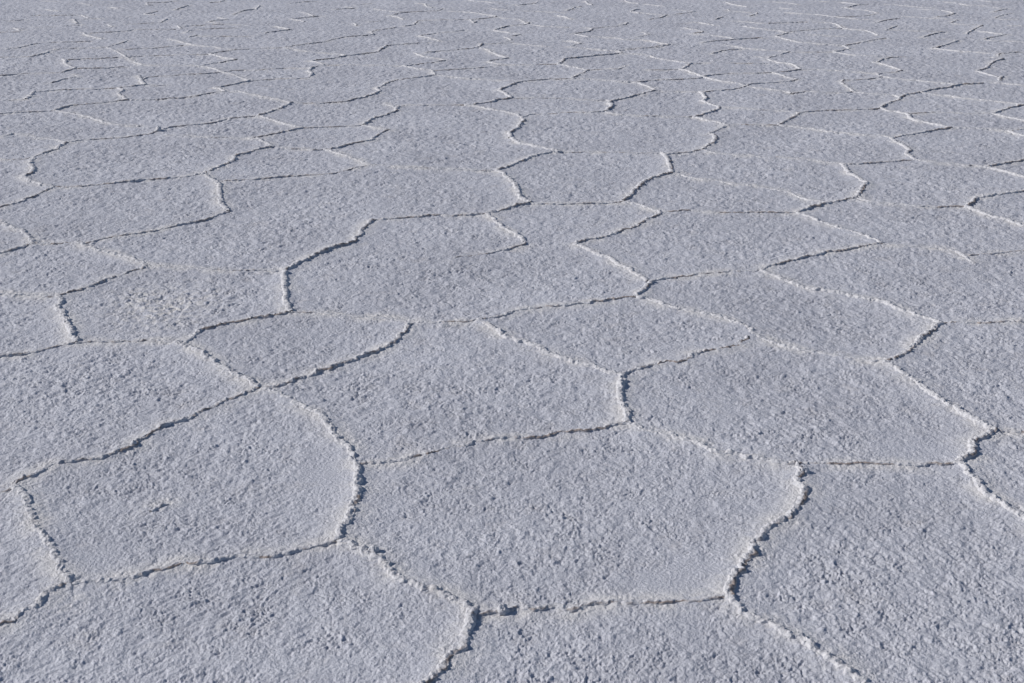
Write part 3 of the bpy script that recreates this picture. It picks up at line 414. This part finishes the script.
(0.55,'bright salt ridge sloping down to the right, 70% across and 5% down',[1.709,12.674,1.814,12.611,1.923,12.540,2.028,12.452,2.077,12.323]),
(0.45,'long thin salt ridge lying nearly level, 71% across and 6% down',[1.729,12.071,1.820,12.154,1.925,12.238,2.024,12.280,2.077,12.323,2.192,12.383,2.349,12.409]),
(0.55,'bright salt ridge sloping down to the right, 72% across and 1% down',[2.478,15.453,2.505,15.258,2.578,15.093,2.642,14.968]),
(0.5,'bright salt ridge sloping down to the right, 72% across and 2% down',[2.385,14.760,2.378,14.581,2.506,14.487,2.593,14.441]),
(0.6,None,[2.522,14.102,2.602,14.258,2.648,14.406]),
(0.35,None,[1.384,14.406,1.460,14.349,1.609,14.235]),
(0.5,'bright salt ridge sloping down to the right, 74% across and 4% down',[2.304,13.267,2.382,13.140,2.508,13.016]),
(0.4,'faint salt ridge sloping down to the right, 73% across and 3% down',[2.297,13.693,2.412,13.610,2.543,13.487]),
(0.6,'long bright salt ridge sloping down to the right, 64% across and 7% down',[1.187,12.263,1.273,12.196,1.340,12.071,1.431,11.965,1.357,11.909,1.242,11.774,1.136,11.712]),
(0.5,'dark-edged salt ridge rising to the right, 63% across and 5% down',[1.176,12.452,1.208,12.496,1.302,12.611,1.279,12.737,1.236,12.792]),
(0.4,'faint salt ridge rising to the right, 51% across and 1% down',[0.000,15.194,0.071,15.169,0.273,15.349,0.310,15.613]),
(0.6,None,[0.860,15.586,0.871,15.258,0.909,15.169]),
(0.65,None,[0.604,14.640,0.664,14.760,0.699,14.918,0.787,15.005]),
(0.4,'faint salt ridge lying nearly level, 53% across and 2% down',[0.123,14.581,0.273,14.557,0.408,14.487,0.581,14.406]),
(0.6,None,[0.478,14.146,0.554,14.035,0.623,13.798]),
(0.55,None,[0.000,13.852,0.078,13.798,0.128,13.589,0.151,13.406]),
(0.7,None,[0.152,13.436,0.179,13.569]),
(0.45,'long thin salt ridge lying nearly level, 53% across and 4% down',[0.000,13.336,0.151,13.406,0.300,13.287,0.436,13.238,0.559,13.189]),
(0.65,'dark-edged salt ridge rising to the right, 57% across and 5% down',[0.599,12.701,0.688,12.792,0.768,12.922,0.795,13.073,0.730,13.131]),
(0.4,None,[0.796,13.092,0.919,13.189,1.063,13.287]),
(0.55,None,[1.063,13.287,1.136,13.406,1.190,13.569]),
(0.5,'long bright salt ridge sloping down to the right, 59% across and 6% down',[0.598,12.665,0.708,12.496,0.824,12.470,0.961,12.409,1.046,12.297,1.184,12.280]),
(0.45,'bright salt ridge sloping down to the right, 52% across and 7% down',[0.000,12.030,0.113,11.965,0.225,11.885,0.313,11.806]),
(0.5,None,[0.000,12.540,0.083,12.629,0.000,12.737]),
(0.5,None,[1.318,15.654,1.357,15.427,1.463,15.323]),
(0.6,'bright salt ridge sloping down to the right, 62% across and 2% down',[1.411,14.760,1.349,14.676,1.287,14.522,1.376,14.372]),
(0.5,'bright salt ridge sloping down to the right, 47% across and 0% down',[-0.520,15.721,-0.443,15.586,-0.266,15.453,-0.149,15.349]),
(0.5,None,[-0.221,14.845,-0.171,14.724,-0.005,14.640]),
(0.55,'bright salt ridge sloping down to the right, 46% across and 2% down',[-0.688,14.557,-0.522,14.487,-0.411,14.406,-0.300,14.258,-0.164,14.102]),
(0.45,'dark-edged salt ridge rising to the right, 47% across and 3% down',[-0.164,14.068,-0.267,13.927,-0.421,13.820]),
(0.6,None,[-0.433,13.798,-0.387,13.538,-0.364,13.641]),
(0.4,None,[-0.137,13.992,-0.005,13.884]),
(0.65,None,[-0.176,12.959,-0.116,13.112,-0.030,13.307]),
(0.55,None,[-0.176,12.941,-0.077,12.829,-0.005,12.719]),
(0.6,None,[-0.069,12.470,-0.005,12.238]),
(0.55,'dark-edged salt ridge rising to the right, 43% across and 5% down',[-0.881,12.549,-0.815,12.629,-0.702,12.737,-0.586,12.829,-0.469,12.950]),
(0.6,'bright salt ridge sloping down to the right, 42% across and 6% down',[-0.881,12.549,-0.803,12.435,-0.725,12.297,-0.668,12.213]),
(0.55,None,[-1.079,13.267,-0.988,13.386,-0.974,13.641]),
(0.3,'long faint salt ridge lying nearly level, 43% across and 3% down',[-0.979,13.714,-0.808,13.777,-0.551,13.820,-0.421,13.820]),
(0.5,None,[-1.300,14.146,-1.283,14.179,-1.219,14.372,-1.120,14.487]),
(0.55,None,[-1.300,14.146,-1.205,14.035,-1.122,13.820]),
(0.35,'faint salt ridge rising to the right, 42% across and 2% down',[-1.120,14.487,-0.961,14.557,-0.826,14.581,-0.768,14.796]),
(0.4,None,[-1.129,15.388,-0.994,15.297,-0.952,14.968,-0.886,14.918]),
(0.35,'faint salt ridge sloping down to the right, 38% across and 2% down',[-1.530,14.796,-1.411,14.640,-1.229,14.487,-1.120,14.487]),
(0.5,'dark-edged salt ridge rising to the right, 30% across and 3% down',[-2.300,13.884,-2.235,13.927,-2.120,14.035,-2.027,14.124]),
(0.55,None,[-2.315,14.487,-2.206,14.349,-2.106,14.124]),
(0.5,None,[-2.318,13.873,-2.225,13.777,-2.127,13.641]),
(0.5,None,[-2.375,13.287,-2.263,13.140,-2.169,13.016]),
(0.6,'dark-edged salt ridge rising to the right, 27% across and 5% down',[-2.371,12.701,-2.363,12.792,-2.260,12.903,-2.169,13.016]),
(0.45,'thin salt ridge lying nearly level, 34% across and 1% down',[-1.948,14.760,-1.750,14.845,-1.867,15.005]),
(0.35,None,[-1.783,15.131,-1.620,15.349]),
(0.6,None,[-1.605,13.507,-1.561,13.336]),
(0.45,None,[-1.461,13.589,-1.335,13.672]),
(0.35,None,[-2.554,15.349,-2.393,15.520,-2.282,15.560]),
(0.6,'dark-edged salt ridge rising to the right, 24% across and 2% down',[-2.978,14.213,-2.959,14.522,-2.906,14.676,-2.834,14.760,-2.859,15.131]),
(0.5,'dark-edged salt ridge rising to the right, 21% across and 3% down',[-3.092,13.992,-3.021,13.905,-2.947,13.798,-3.066,13.745,-3.113,13.610,-2.977,13.507]),
(0.5,'dark-edged salt ridge rising to the right, 15% across and 2% down',[-3.825,14.235,-3.947,14.292,-3.896,14.406,-3.873,14.581]),
(0.55,None,[-3.711,14.676,-3.693,14.918,-3.673,15.131]),
(0.5,'dark-edged salt ridge rising to the right, 16% across and 0% down',[-4.086,15.169,-4.136,15.169,-4.208,15.388,-4.002,15.427,-3.932,15.586,-3.928,15.721]),
(0.5,None,[-3.488,15.388,-3.378,15.480,-3.370,15.654]),
(0.8,None,[-3.582,13.589,-3.596,13.852]),
(0.35,'faint salt ridge lying nearly level, 14% across and 3% down',[-3.885,13.436,-3.734,13.487,-3.582,13.589]),
(0.7,None,[-3.343,13.287,-3.276,13.112]),
(0.3,'long faint salt ridge lying nearly level, 21% across and 4% down',[-3.305,13.287,-3.154,13.336,-3.064,13.386,-2.898,13.436,-2.627,13.336]),
(0.8,None,[-3.133,12.737,-3.133,12.922]),
(0.5,None,[-3.037,12.452,-2.996,12.584]),
(0.3,'faint salt ridge lying nearly level, 22% across and 5% down',[-2.974,12.540,-2.805,12.522,-2.627,12.522,-2.474,12.522]),
(0.5,'thin salt ridge lying nearly level, 11% across and 5% down',[-4.057,12.737,-3.917,12.792,-3.761,12.884,-3.690,12.997]),
(0.3,'faint salt ridge lying nearly level, 15% across and 4% down',[-3.683,13.016,-3.548,13.016,-3.432,13.045,-3.309,13.045]),
(0.35,'faint salt ridge lying nearly level, 21% across and 4% down',[-3.051,13.045,-2.926,13.092,-2.819,13.112,-2.738,13.140]),
(0.4,None,[-5.471,15.613,-5.307,15.560]),
(0.5,None,[-4.977,15.388,-4.839,15.220,-4.772,15.131]),
(0.5,None,[-4.489,14.943,-4.370,14.820]),
(0.45,None,[-5.176,14.760,-5.047,14.640,-4.937,14.557]),
(0.35,'faint salt ridge lying nearly level, 5% across and 2% down',[-5.121,14.179,-4.921,14.179,-4.761,14.179,-4.652,14.213]),
(0.55,None,[-4.598,14.213,-4.484,14.014,-4.431,13.927]),
(0.35,None,[-4.473,13.852,-4.353,13.884,-4.192,13.959]),
(0.8,None,[-4.548,13.798,-4.412,13.487]),
(0.4,None,[-4.505,13.267,-4.440,13.336,-4.349,13.366]),
(0.3,None,[-4.760,13.208,-4.548,13.208]),
(0.45,None,[-4.966,12.792,-4.877,12.810,-4.762,12.829]),
(0.6,None,[-4.918,13.112,-4.805,12.950]),
(0.35,None,[-5.171,13.693,-5.067,13.798]),
(0.6,None,[-4.078,13.386,-3.984,13.238]),
(0.65,'short bright salt ridge sloping down to the right, 9% across and 5% down',[-4.125,12.765,-4.046,12.584,-3.923,12.452,-3.807,12.297]),
(1,'short jagged salt ridge running away from the viewer, 61% across and 58% down',[0.361,4.046,0.369,3.985,0.351,3.920,0.352,3.818,0.357,3.739,0.354,3.653]),
(0.85,'long bright salt ridge sloping down to the right, 53% across and 51% down',[-0.131,4.591,-0.097,4.538,-0.060,4.485,-0.009,4.380,0.054,4.347,0.097,4.284,0.122,4.236,0.165,4.200,0.215,4.165,0.281,4.107,0.329,4.062,0.361,4.046]),
(0.65,'dark-edged salt ridge rising to the right, 67% across and 52% down',[0.361,4.046,0.423,4.084,0.478,4.118,0.516,4.153,0.585,4.160,0.606,4.193,0.629,4.236,0.693,4.255,0.750,4.284,0.811,4.329,0.860,4.410]),
(0.75,'long dark-edged salt ridge rising to the right, 33% across and 53% down',[-0.821,3.925,-0.790,3.931,-0.745,3.959,-0.688,4.017,-0.645,4.073,-0.586,4.137,-0.541,4.193,-0.501,4.231,-0.463,4.284,-0.416,4.359,-0.372,4.538]),
(0.4,'faint salt ridge lying nearly level, 43% across and 47% down',[-0.372,4.538,-0.352,4.563,-0.286,4.548,-0.243,4.559,-0.192,4.563,-0.131,4.591]),
(0.3,'faint salt ridge sloping down to the right, 34% across and 46% down',[-0.847,4.675,-0.743,4.675,-0.665,4.646,-0.559,4.624,-0.439,4.602,-0.372,4.538]),
(0.4,None,[-0.965,3.080,-0.945,3.108,-0.929,3.119]),
]

# ------------------------------------------------------------------ ground sheet
rowd = [-9000, -300, -30, -6, -1, 0.4, 1.0]
y = 1.25; rows = []
while y < 22:
    rows.append(y)
    dist = math.hypot(y, CAM_H); px = dist/FOC
    y += max(0.0022, 0.00125*y)
rows = rowd + rows
while y < 9000: rows.append(y); y *= 1.04
rows = np.array(rows + [9000.0]); NR = len(rows)
tin = np.linspace(-0.50, 0.50, 1180); step = tin[1]-tin[0]
k = np.arange(1, 90); ext = 0.50 + step*(1.06**k-1)/0.06*1.0
ext = ext[ext < 1.3]
far = np.array([1.6, 2.4, 4, 8, 20])
tcol = np.concatenate([-far[::-1], -ext[::-1], tin, ext, far]); NC = len(tcol)
wid = np.maximum(rows, 1.0)[:, None]
X = tcol[None, :]*wid
X[:, 0] = -9500; X[:, -1] = 9500
for j, v in ((1, 0.25), (2, 0.06)):                      # outer columns reach the horizon on every row
    X[:, j] = np.minimum(X[:, j], -9500*v); X[:, -1-j] = np.maximum(X[:, -1-j], 9500*v)
Y = np.broadcast_to(rows[:, None], X.shape).copy()
print('ground grid', NR, NC)

def crust(X, Y):
    # two hatch directions: wind grain runs one way on the left, the other way on the right
    def rot(a, sxx, syy):
        c, s = math.cos(a), math.sin(a)
        return (X*c+Y*s)/sxx, (-X*s+Y*c)/syy
    side = np.clip(0.5 + 0.55*X/np.maximum(0.35*Y, 0.6) + 0.35*noise2(X/0.8, Y/0.8, 3), 0, 1)
    gA = noise2(*rot(R(50), 0.040, 0.0125), 21); gB = noise2(*rot(R(-57), 0.040, 0.0125), 22)
    wl = np.clip(1-side*2.2, 0, 1); wr = np.clip(side*2.2-1.2, 0, 1)
    grain = gA*wl + gB*wr
    wx = X + 0.006*noise2(X/0.02, Y/0.02, 31); wy = Y + 0.006*noise2(X/0.02, Y/0.02, 32)
    n1 = noise2(wx/0.034, wy/0.034, 1); n2 = noise2(wx/0.019, wy/0.019, 2); n3 = noise2(wx/0.0105, wy/0.0105, 4)
    n4 = noise2(X/0.0062, Y/0.0062, 5); n5 = noise2(X/0.0039, Y/0.0039, 7); big = noise2(X/0.07, Y/0.07, 6)
    patch = np.clip(0.85+0.9*noise2(X/0.09, Y/0.09, 12)+0.5*noise2(X/0.03, Y/0.03, 13), 0.3, 1.9)      # grains come in clusters
    h = 0.0030*big + 0.0024*n1 + 0.0020*n2 - 0.0008*np.abs(n2) + patch*(0.0019*n3 + 0.0018*n4 + 0.0013*n5) + 0.0025*grain*(0.6+0.8*np.abs(n1))
    h += 0.0064*np.clip(noise2(wx/0.023, wy/0.023, 8)-0.35, 0, 1)           # scattered knobs
    h -= 0.0042*np.clip(noise2(wx/0.0105, wy/0.0088, 17)-0.30, 0, 1)*patch
    h += 0.0030*np.clip(noise2(wx/0.0115, wy/0.0100, 19)-0.30, 0, 1)*patch
    h -= 0.0036*np.clip(noise2(wx/0.017, wy/0.014, 14)-0.38, 0, 1)*patch    # small pits
    amp = 0.90 + 0.25*noise2(X/0.42, Y/0.42, 9) + 0.15*noise2(X/0.15, Y/0.15, 10)
    amp = np.clip(amp, 0.22, 1.6)
    for (px_, py_, r, a) in [(150,305,.22,.3),(320,480,.10,-.6),(330,465,.10,-.5),(675,582,.16,-.7),(95,560,.10,-.5),(925,450,.12,-.5),(820,228,.15,-.4),(735,410,.15,-.2),(200,640,.4,-.2),(560,520,.3,-.08)]:
        cx, cy = px2ground(px_, py_); amp = amp + a*np.exp(-((X-cx)**2+(Y-cy)**2)/(r*r))
    amp = np.clip(amp, 0.15, 2.0)
    return h, amp
near = (rows > 0.9) & (rows < 23)
Z = np.zeros_like(X); amp = np.ones_like(X)
i0, i1 = np.where(near)[0][[0, -1]]
h, amp[i0:i1+1] = crust(X[i0:i1+1], Y[i0:i1+1])
# distance to the ridges: plate edges turn up into them, and the crust beside them is smoother
D = np.full(X.shape, 9.0, np.float32); S = np.zeros(X.shape, np.float32); RAD = 0.12
tc0 = tcol
for s, lab, pts in RIDGES:
    P = np.array(pts, float).reshape(-1, 2)
    for a, b in zip(P[:-1], P[1:]):
        lo, hi = min(a[1], b[1])-RAD, max(a[1], b[1])+RAD
        r0, r1 = np.searchsorted(rows, [lo, hi])
        if r1 <= r0: continue
        ym = max(lo, 0.8); xs = (min(a[0], b[0])-RAD, max(a[0], b[0])+RAD)
        tt = [x/yy for x in xs for yy in (ym, max(hi, 0.9))]
        c0, c1 = np.searchsorted(tc0, [min(tt), max(tt)])
        if c1 <= c0: continue
        xx = X[r0:r1, c0:c1]; yy = Y[r0:r1, c0:c1]; d = b-a; L2 = d@d+1e-9
        q = np.clip(((xx-a[0])*d[0]+(yy-a[1])*d[1])/L2, 0, 1)
        dd = np.hypot(xx-a[0]-q*d[0], yy-a[1]-q*d[1])
        m = dd < D[r0:r1, c0:c1]
        D[r0:r1, c0:c1][m] = dd[m]; S[r0:r1, c0:c1][m] = s
E = S*np.exp(-(D/0.035)**2); E2 = S*np.exp(-(D/0.09)**2)
amp *= 1-0.45*np.clip(E2, 0, 1)
Z[i0:i1+1] = h*amp[i0:i1+1]*0.93*(1+0.09*np.clip(Y[i0:i1+1]-3, 0, 8))
Z += 0.0034*E + 0.0028*E2
Z[i0:i1+1] += 0.004*noise2(X[i0:i1+1]/0.5, Y[i0:i1+1]/0.5, 77)
V = np.stack([X, Y, Z], -1).reshape(-1, 3)
warm = np.zeros_like(X)
warm[i0:i1+1] = np.clip(0.75*np.exp(-(D[i0:i1+1]/0.045)**2)*np.clip(0.5+1.3*noise2(X[i0:i1+1]/0.13, Y[i0:i1+1]/0.13, 15)+0.5*noise2(X[i0:i1+1]/0.02, Y[i0:i1+1]/0.02, 16), 0, 1), 0, 0.6)
for (px_, py_, r, a) in ((165, 308, 0.16, 0.9), (140, 300, 0.12, 0.7), (205, 300, 0.10, 0.6), (70, 600, 0.05, 0.5)):     # pale scuffed crust
    cx, cy = px2ground(px_, py_)
    warm = np.maximum(warm, np.clip(a*np.exp(-((X-cx)**2+((Y-cy)/1.5)**2)/(r*r))*np.clip(0.4+1.6*noise2(X/0.03, Y/0.03, 18), 0, 1), 0, 0.9))
ground = mesh_grid('salt_flat', V, NR, NC, M_GROUND, warm.ravel()); ground['kind'] = 'structure'

# ------------------------------------------------------------------ ridges
def ridge_surface(pts, s, seed):
    P = np.array(pts, float).reshape(-1, 2)
    seg = np.hypot(*(P[1:]-P[:-1]).T); cum = np.concatenate([[0], np.cumsum(seg)]); Ltot = cum[-1]
    dist = math.hypot(P[:, 1].mean(), CAM_H); px = dist/FOC
    ds = max(0.0028, 0.9*px); n = max(6, int(Ltot/ds)+1)
    q = np.linspace(0, Ltot, n); C = np.stack([np.interp(q, cum, P[:, 0]), np.interp(q, cum, P[:, 1])], 1)
    ksm = max(1, int(0.02/ds))                          # round off the digitised corners a little
    if ksm > 1 and n > 4*ksm:
        ker = np.ones(2*ksm+1)/(2*ksm+1); pad = np.pad(C, ((ksm, ksm), (0, 0)), 'edge')
        C2 = np.stack([np.convolve(pad[:, i], ker, 'valid') for i in (0, 1)], 1)
        ww = np.clip(np.minimum(q, Ltot-q)/0.03, 0, 1)[:, None]; C = C*(1-ww)+C2*ww
    T = np.gradient(C, axis=0); T /= np.linalg.norm(T, axis=1)[:, None]+1e-9; Nn = np.stack([-T[:, 1], T[:, 0]], 1)
    zz = np.zeros(n)
    jit = 0.0075*noise2(q/0.05, zz+seed*7.3, 50) + 0.005*noise2(q/0.018, zz+seed*3.1, 51)
    C = C + Nn*(jit*min(1.3, 0.5+s))[:, None]
    prof = 0.80 + 0.38*noise2(q/0.16, zz+seed*1.7, 52) + 0.33*noise2(q/0.035, zz+seed*2.9, 53) + 0.34*noise2(q/0.012, zz+seed*4.9, 54)
    if s < 0.5: prof -= 0.18*(0.5-s)/0.2
    prof = np.clip(prof, 0.4 if s > 0.5 else (0.5 if dist > 6 else 0.25), 1.8)
    end = np.clip(np.minimum(q, Ltot-q)/0.02, 0, 1)**0.5; prof = prof*(0.35+0.65*end)
    sz = s**0.7*(1--0.08*min(1, max(0, (dist-3)/5)))
    H = 0.0078*sz*prof; W = 0.0122*(0.45+0.55*sz)*(0.65+0.35*np.minimum(prof, 1.3))*(1+0.3*min(1, max(0, (dist-4)/6)))
    K = 17 if dist < 5 else (9 if dist < 9 else 7)
    th = np.linspace(math.pi, 0, K)
    prf = np.sin(th)**1.15; lat = np.cos(th)
    w_ = W[:, None]*lat[None, :]; z_ = H[:, None]*prf[None, :]
    Xr = C[:, :1] + Nn[:, :1]*w_; Yr = C[:, 1:] + Nn[:, 1:]*w_; Zr = z_ + 0.0062*sz
    f = 1/0.011; a = min(1.0, 0.35+0.7*s)
    for fr, am in ((1/0.020, 0.0034), (1/0.009, 0.0028), (1/0.0052, 0.0020), (1/0.0031, 0.0012)):
        edge = (0.25+0.75*prf)[None, :]*a*am
        Xr = Xr + edge*val3(Xr*fr, Yr*fr, Zr*fr, 61); Yr = Yr + edge*val3(Xr*fr, Yr*fr, Zr*fr, 62)
        Zr = Zr + edge*val3(Xr*fr, Yr*fr, Zr*fr, 63)*1.1
    Zr[:, 0] = -0.008; Zr[:, -1] = -0.008
    Zr = np.maximum(Zr, -0.008)
    mud_shade = np.clip(1.25*np.exp(-((np.abs(lat)-0.62)/0.36)**2)[None, :]*np.clip(0.45+1.3*noise2(q/0.11, zz+seed*5.5, 55)+0.7*noise2(q/0.02, zz+seed*6.5, 56), 0, 1)[:, None], 0, 0.9)
    away = Nn[:, :1]*math.cos(SUN_AZ_TRAVEL)+Nn[:, 1:]*math.sin(SUN_AZ_TRAVEL)      # side away from the sun only: painted shade along with the mud
    mud_shade = mud_shade*(lat[None, :]*away > 0.02)*(lat[None, :]*Nn[:, 1:] < 0)
    return np.stack([Xr, Yr, Zr], -1).reshape(-1, 3), n, K, mud_shade.ravel()

def lump_surface(cx, cy, r, h, seed):
    nu, nv = 28, 12
    a = np.linspace(0, 2*np.pi, nu+1)[None, :]; b = np.linspace(0.02, math.pi/2+0.35, nv)[:, None]
    x = np.sin(b)*np.cos(a); yv = np.sin(b)*np.sin(a); z = np.cos(b)+0*a
    rr = 1+0.30*val3(x*1.6+seed*9, yv*1.6, z*1.6, 71)+0.18*val3(x*4+seed*9, yv*4, z*4, 72)
    return np.stack([cx+r*x*rr, cy+r*yv*rr, 0.004+h*z*rr], -1).reshape(-1, 3), nv, nu+1

def merged(name, parts, mat):
    me = bpy.data.meshes.new(name); Vs = []; Fs = []; As = []; off = 0
    for Vv, n, K, mud_shade in parts:
        i = np.arange((n-1)*K).reshape(n-1, K)[:, :-1].ravel()
        Fs.append(np.stack([i, i+1, i+K+1, i+K], 1)+off); Vs.append(Vv); As.append(mud_shade); off += len(Vv)
    Vv = np.concatenate(Vs); F = np.concatenate(Fs).astype(np.int32)
    me.vertices.add(len(Vv)); me.vertices.foreach_set('co', Vv.astype(np.float32).ravel())
    me.loops.add(F.size); me.loops.foreach_set('vertex_index', F.ravel())
    me.polygons.add(len(F)); me.polygons.foreach_set('loop_start', np.arange(0, F.size, 4, dtype=np.int32))
    me.polygons.foreach_set('use_smooth', np.ones(len(F), bool)); me.update(calc_edges=True)
    at = me.attributes.new('mud_shade', 'FLOAT', 'POINT'); at.data.foreach_set('value', np.concatenate(As).astype(np.float32))
    me.materials.append(mat); o = bpy.data.objects.new(name, me); col.objects.link(o); return o

rest = []; nv = 0
for i, (s, lab, pts) in enumerate(RIDGES):
    Vv, n, K, mud_shade = ridge_surface(pts, s, i+1); nv += len(Vv)
    if lab is None: rest.append((Vv, n, K, mud_shade)); continue
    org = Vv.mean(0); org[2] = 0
    o = mesh_grid('salt_ridge', Vv-org, n, K, M_RIDGE, mud_shade); o.location = org
    o['label'] = lab; o['category'] = 'salt ridge'; o['group'] = 'raised salt ridges between the polygonal plates'
print('ridge verts', nv)

# the same network goes on outside the photographed strip: random cells, one object
def outer_network():
    cell = 1.25; out = []; cx = {}
    for i in range(-22, 23):
        for j in range(-2, 30): cx[i, j] = np.array([(i+0.5*(j % 2)+rng.uniform(-.27, .27))*cell, (j+rng.uniform(-.27, .27))*cell*0.9])
    C = np.array(list(cx.values()))
    def inside(p):      # ground that the photo shows (its ridges are traced above)
        yy = p[1]; return 1.75 < yy < 16.6 and abs(p[0]) < 0.42*math.hypot(yy, 0.6)+0.12
    seen = set()
    def circum(a, b, c):
        ax, ay = a; bx, by = b; cx_, cy_ = c; d = 2*(ax*(by-cy_)+bx*(cy_-ay)+cx_*(ay-by))
        if abs(d) < 1e-6: return None
        ux = ((ax*ax+ay*ay)*(by-cy_)+(bx*bx+by*by)*(cy_-ay)+(cx_*cx_+cy_*cy_)*(ay-by))/d
        uy = ((ax*ax+ay*ay)*(cx_-bx)+(bx*bx+by*by)*(ax-cx_)+(cx_*cx_+cy_*cy_)*(bx-ax))/d
        return np.array([ux, uy])
    from mathutils.geometry import delaunay_2d_cdt
    vs_, es, fs, *_ = delaunay_2d_cdt([Vector(c) for c in C], [], [], 0, 1e-6)
    edge = {}
    for f in fs:
        cc = circum(*[np.array(vs_[k_]) for k_ in f])
        if cc is None: continue
        for a, b in ((f[0], f[1]), (f[1], f[2]), (f[2], f[0])): edge.setdefault((min(a, b), max(a, b)), []).append(cc)
    for e, cs in edge.items():
        if len(cs) != 2: continue
        a, b = cs; L = np.linalg.norm(b-a)
        if L < 0.05 or L > 3 or max(abs(a[0]), abs(b[0])) > 26: continue
        nseg = max(2, int(L/0.09)); t = np.linspace(0, 1, nseg+1)[:, None]; p = a+(b-a)*t
        p[1:-1] += rng.normal(0, 0.018, p[1:-1].shape)
        run = []
        s = rng.uniform(0.4, 0.95)
        for q in list(p)+[None]:
            if q is not None and not inside(q): run.append(q)
            else:
                if len(run) > 2: out.append((s, np.array(run).ravel()))
                run = []
    return out
og = outer_network()
for i, (s, pts) in enumerate(og): rest.append(ridge_surface(pts, s, 900+i))
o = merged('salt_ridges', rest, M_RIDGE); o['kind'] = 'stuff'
o['label'] = 'faint small salt ridges fading into the far distance'; o['category'] = 'salt ridges'

# ------------------------------------------------------------------ loose knobs of salt standing at the ridges
for i, (px_, py_, r, hh, lab) in enumerate([(503,613,.0125,.014,'rounded salt lump right of the ridge fork at the bottom centre'),
 (374,553,.013,.014,'salt lump behind the long sunlit ridge near the bottom, left of centre'),
 (134,446,.010,.012,'small salt knob on the dark ridge above the left plate'),
 (804,474,.013,.014,'round salt knob where the tall jagged ridge starts at right'),
 (158.5,131,.020,.020,'lone pale salt knob on the thin ridge in the upper left')]):
    cx, cy = px2ground(px_, py_); Vv, n, K = lump_surface(0, 0, r, hh, i+1)
    o = mesh_grid('salt_lump', Vv, n, K, M_RIDGE, np.zeros(len(Vv))); o.location = (cx, cy, 0.003)
    o['label'] = lab; o['category'] = 'salt lump'; o['group'] = 'rounded salt lumps beside the ridges'
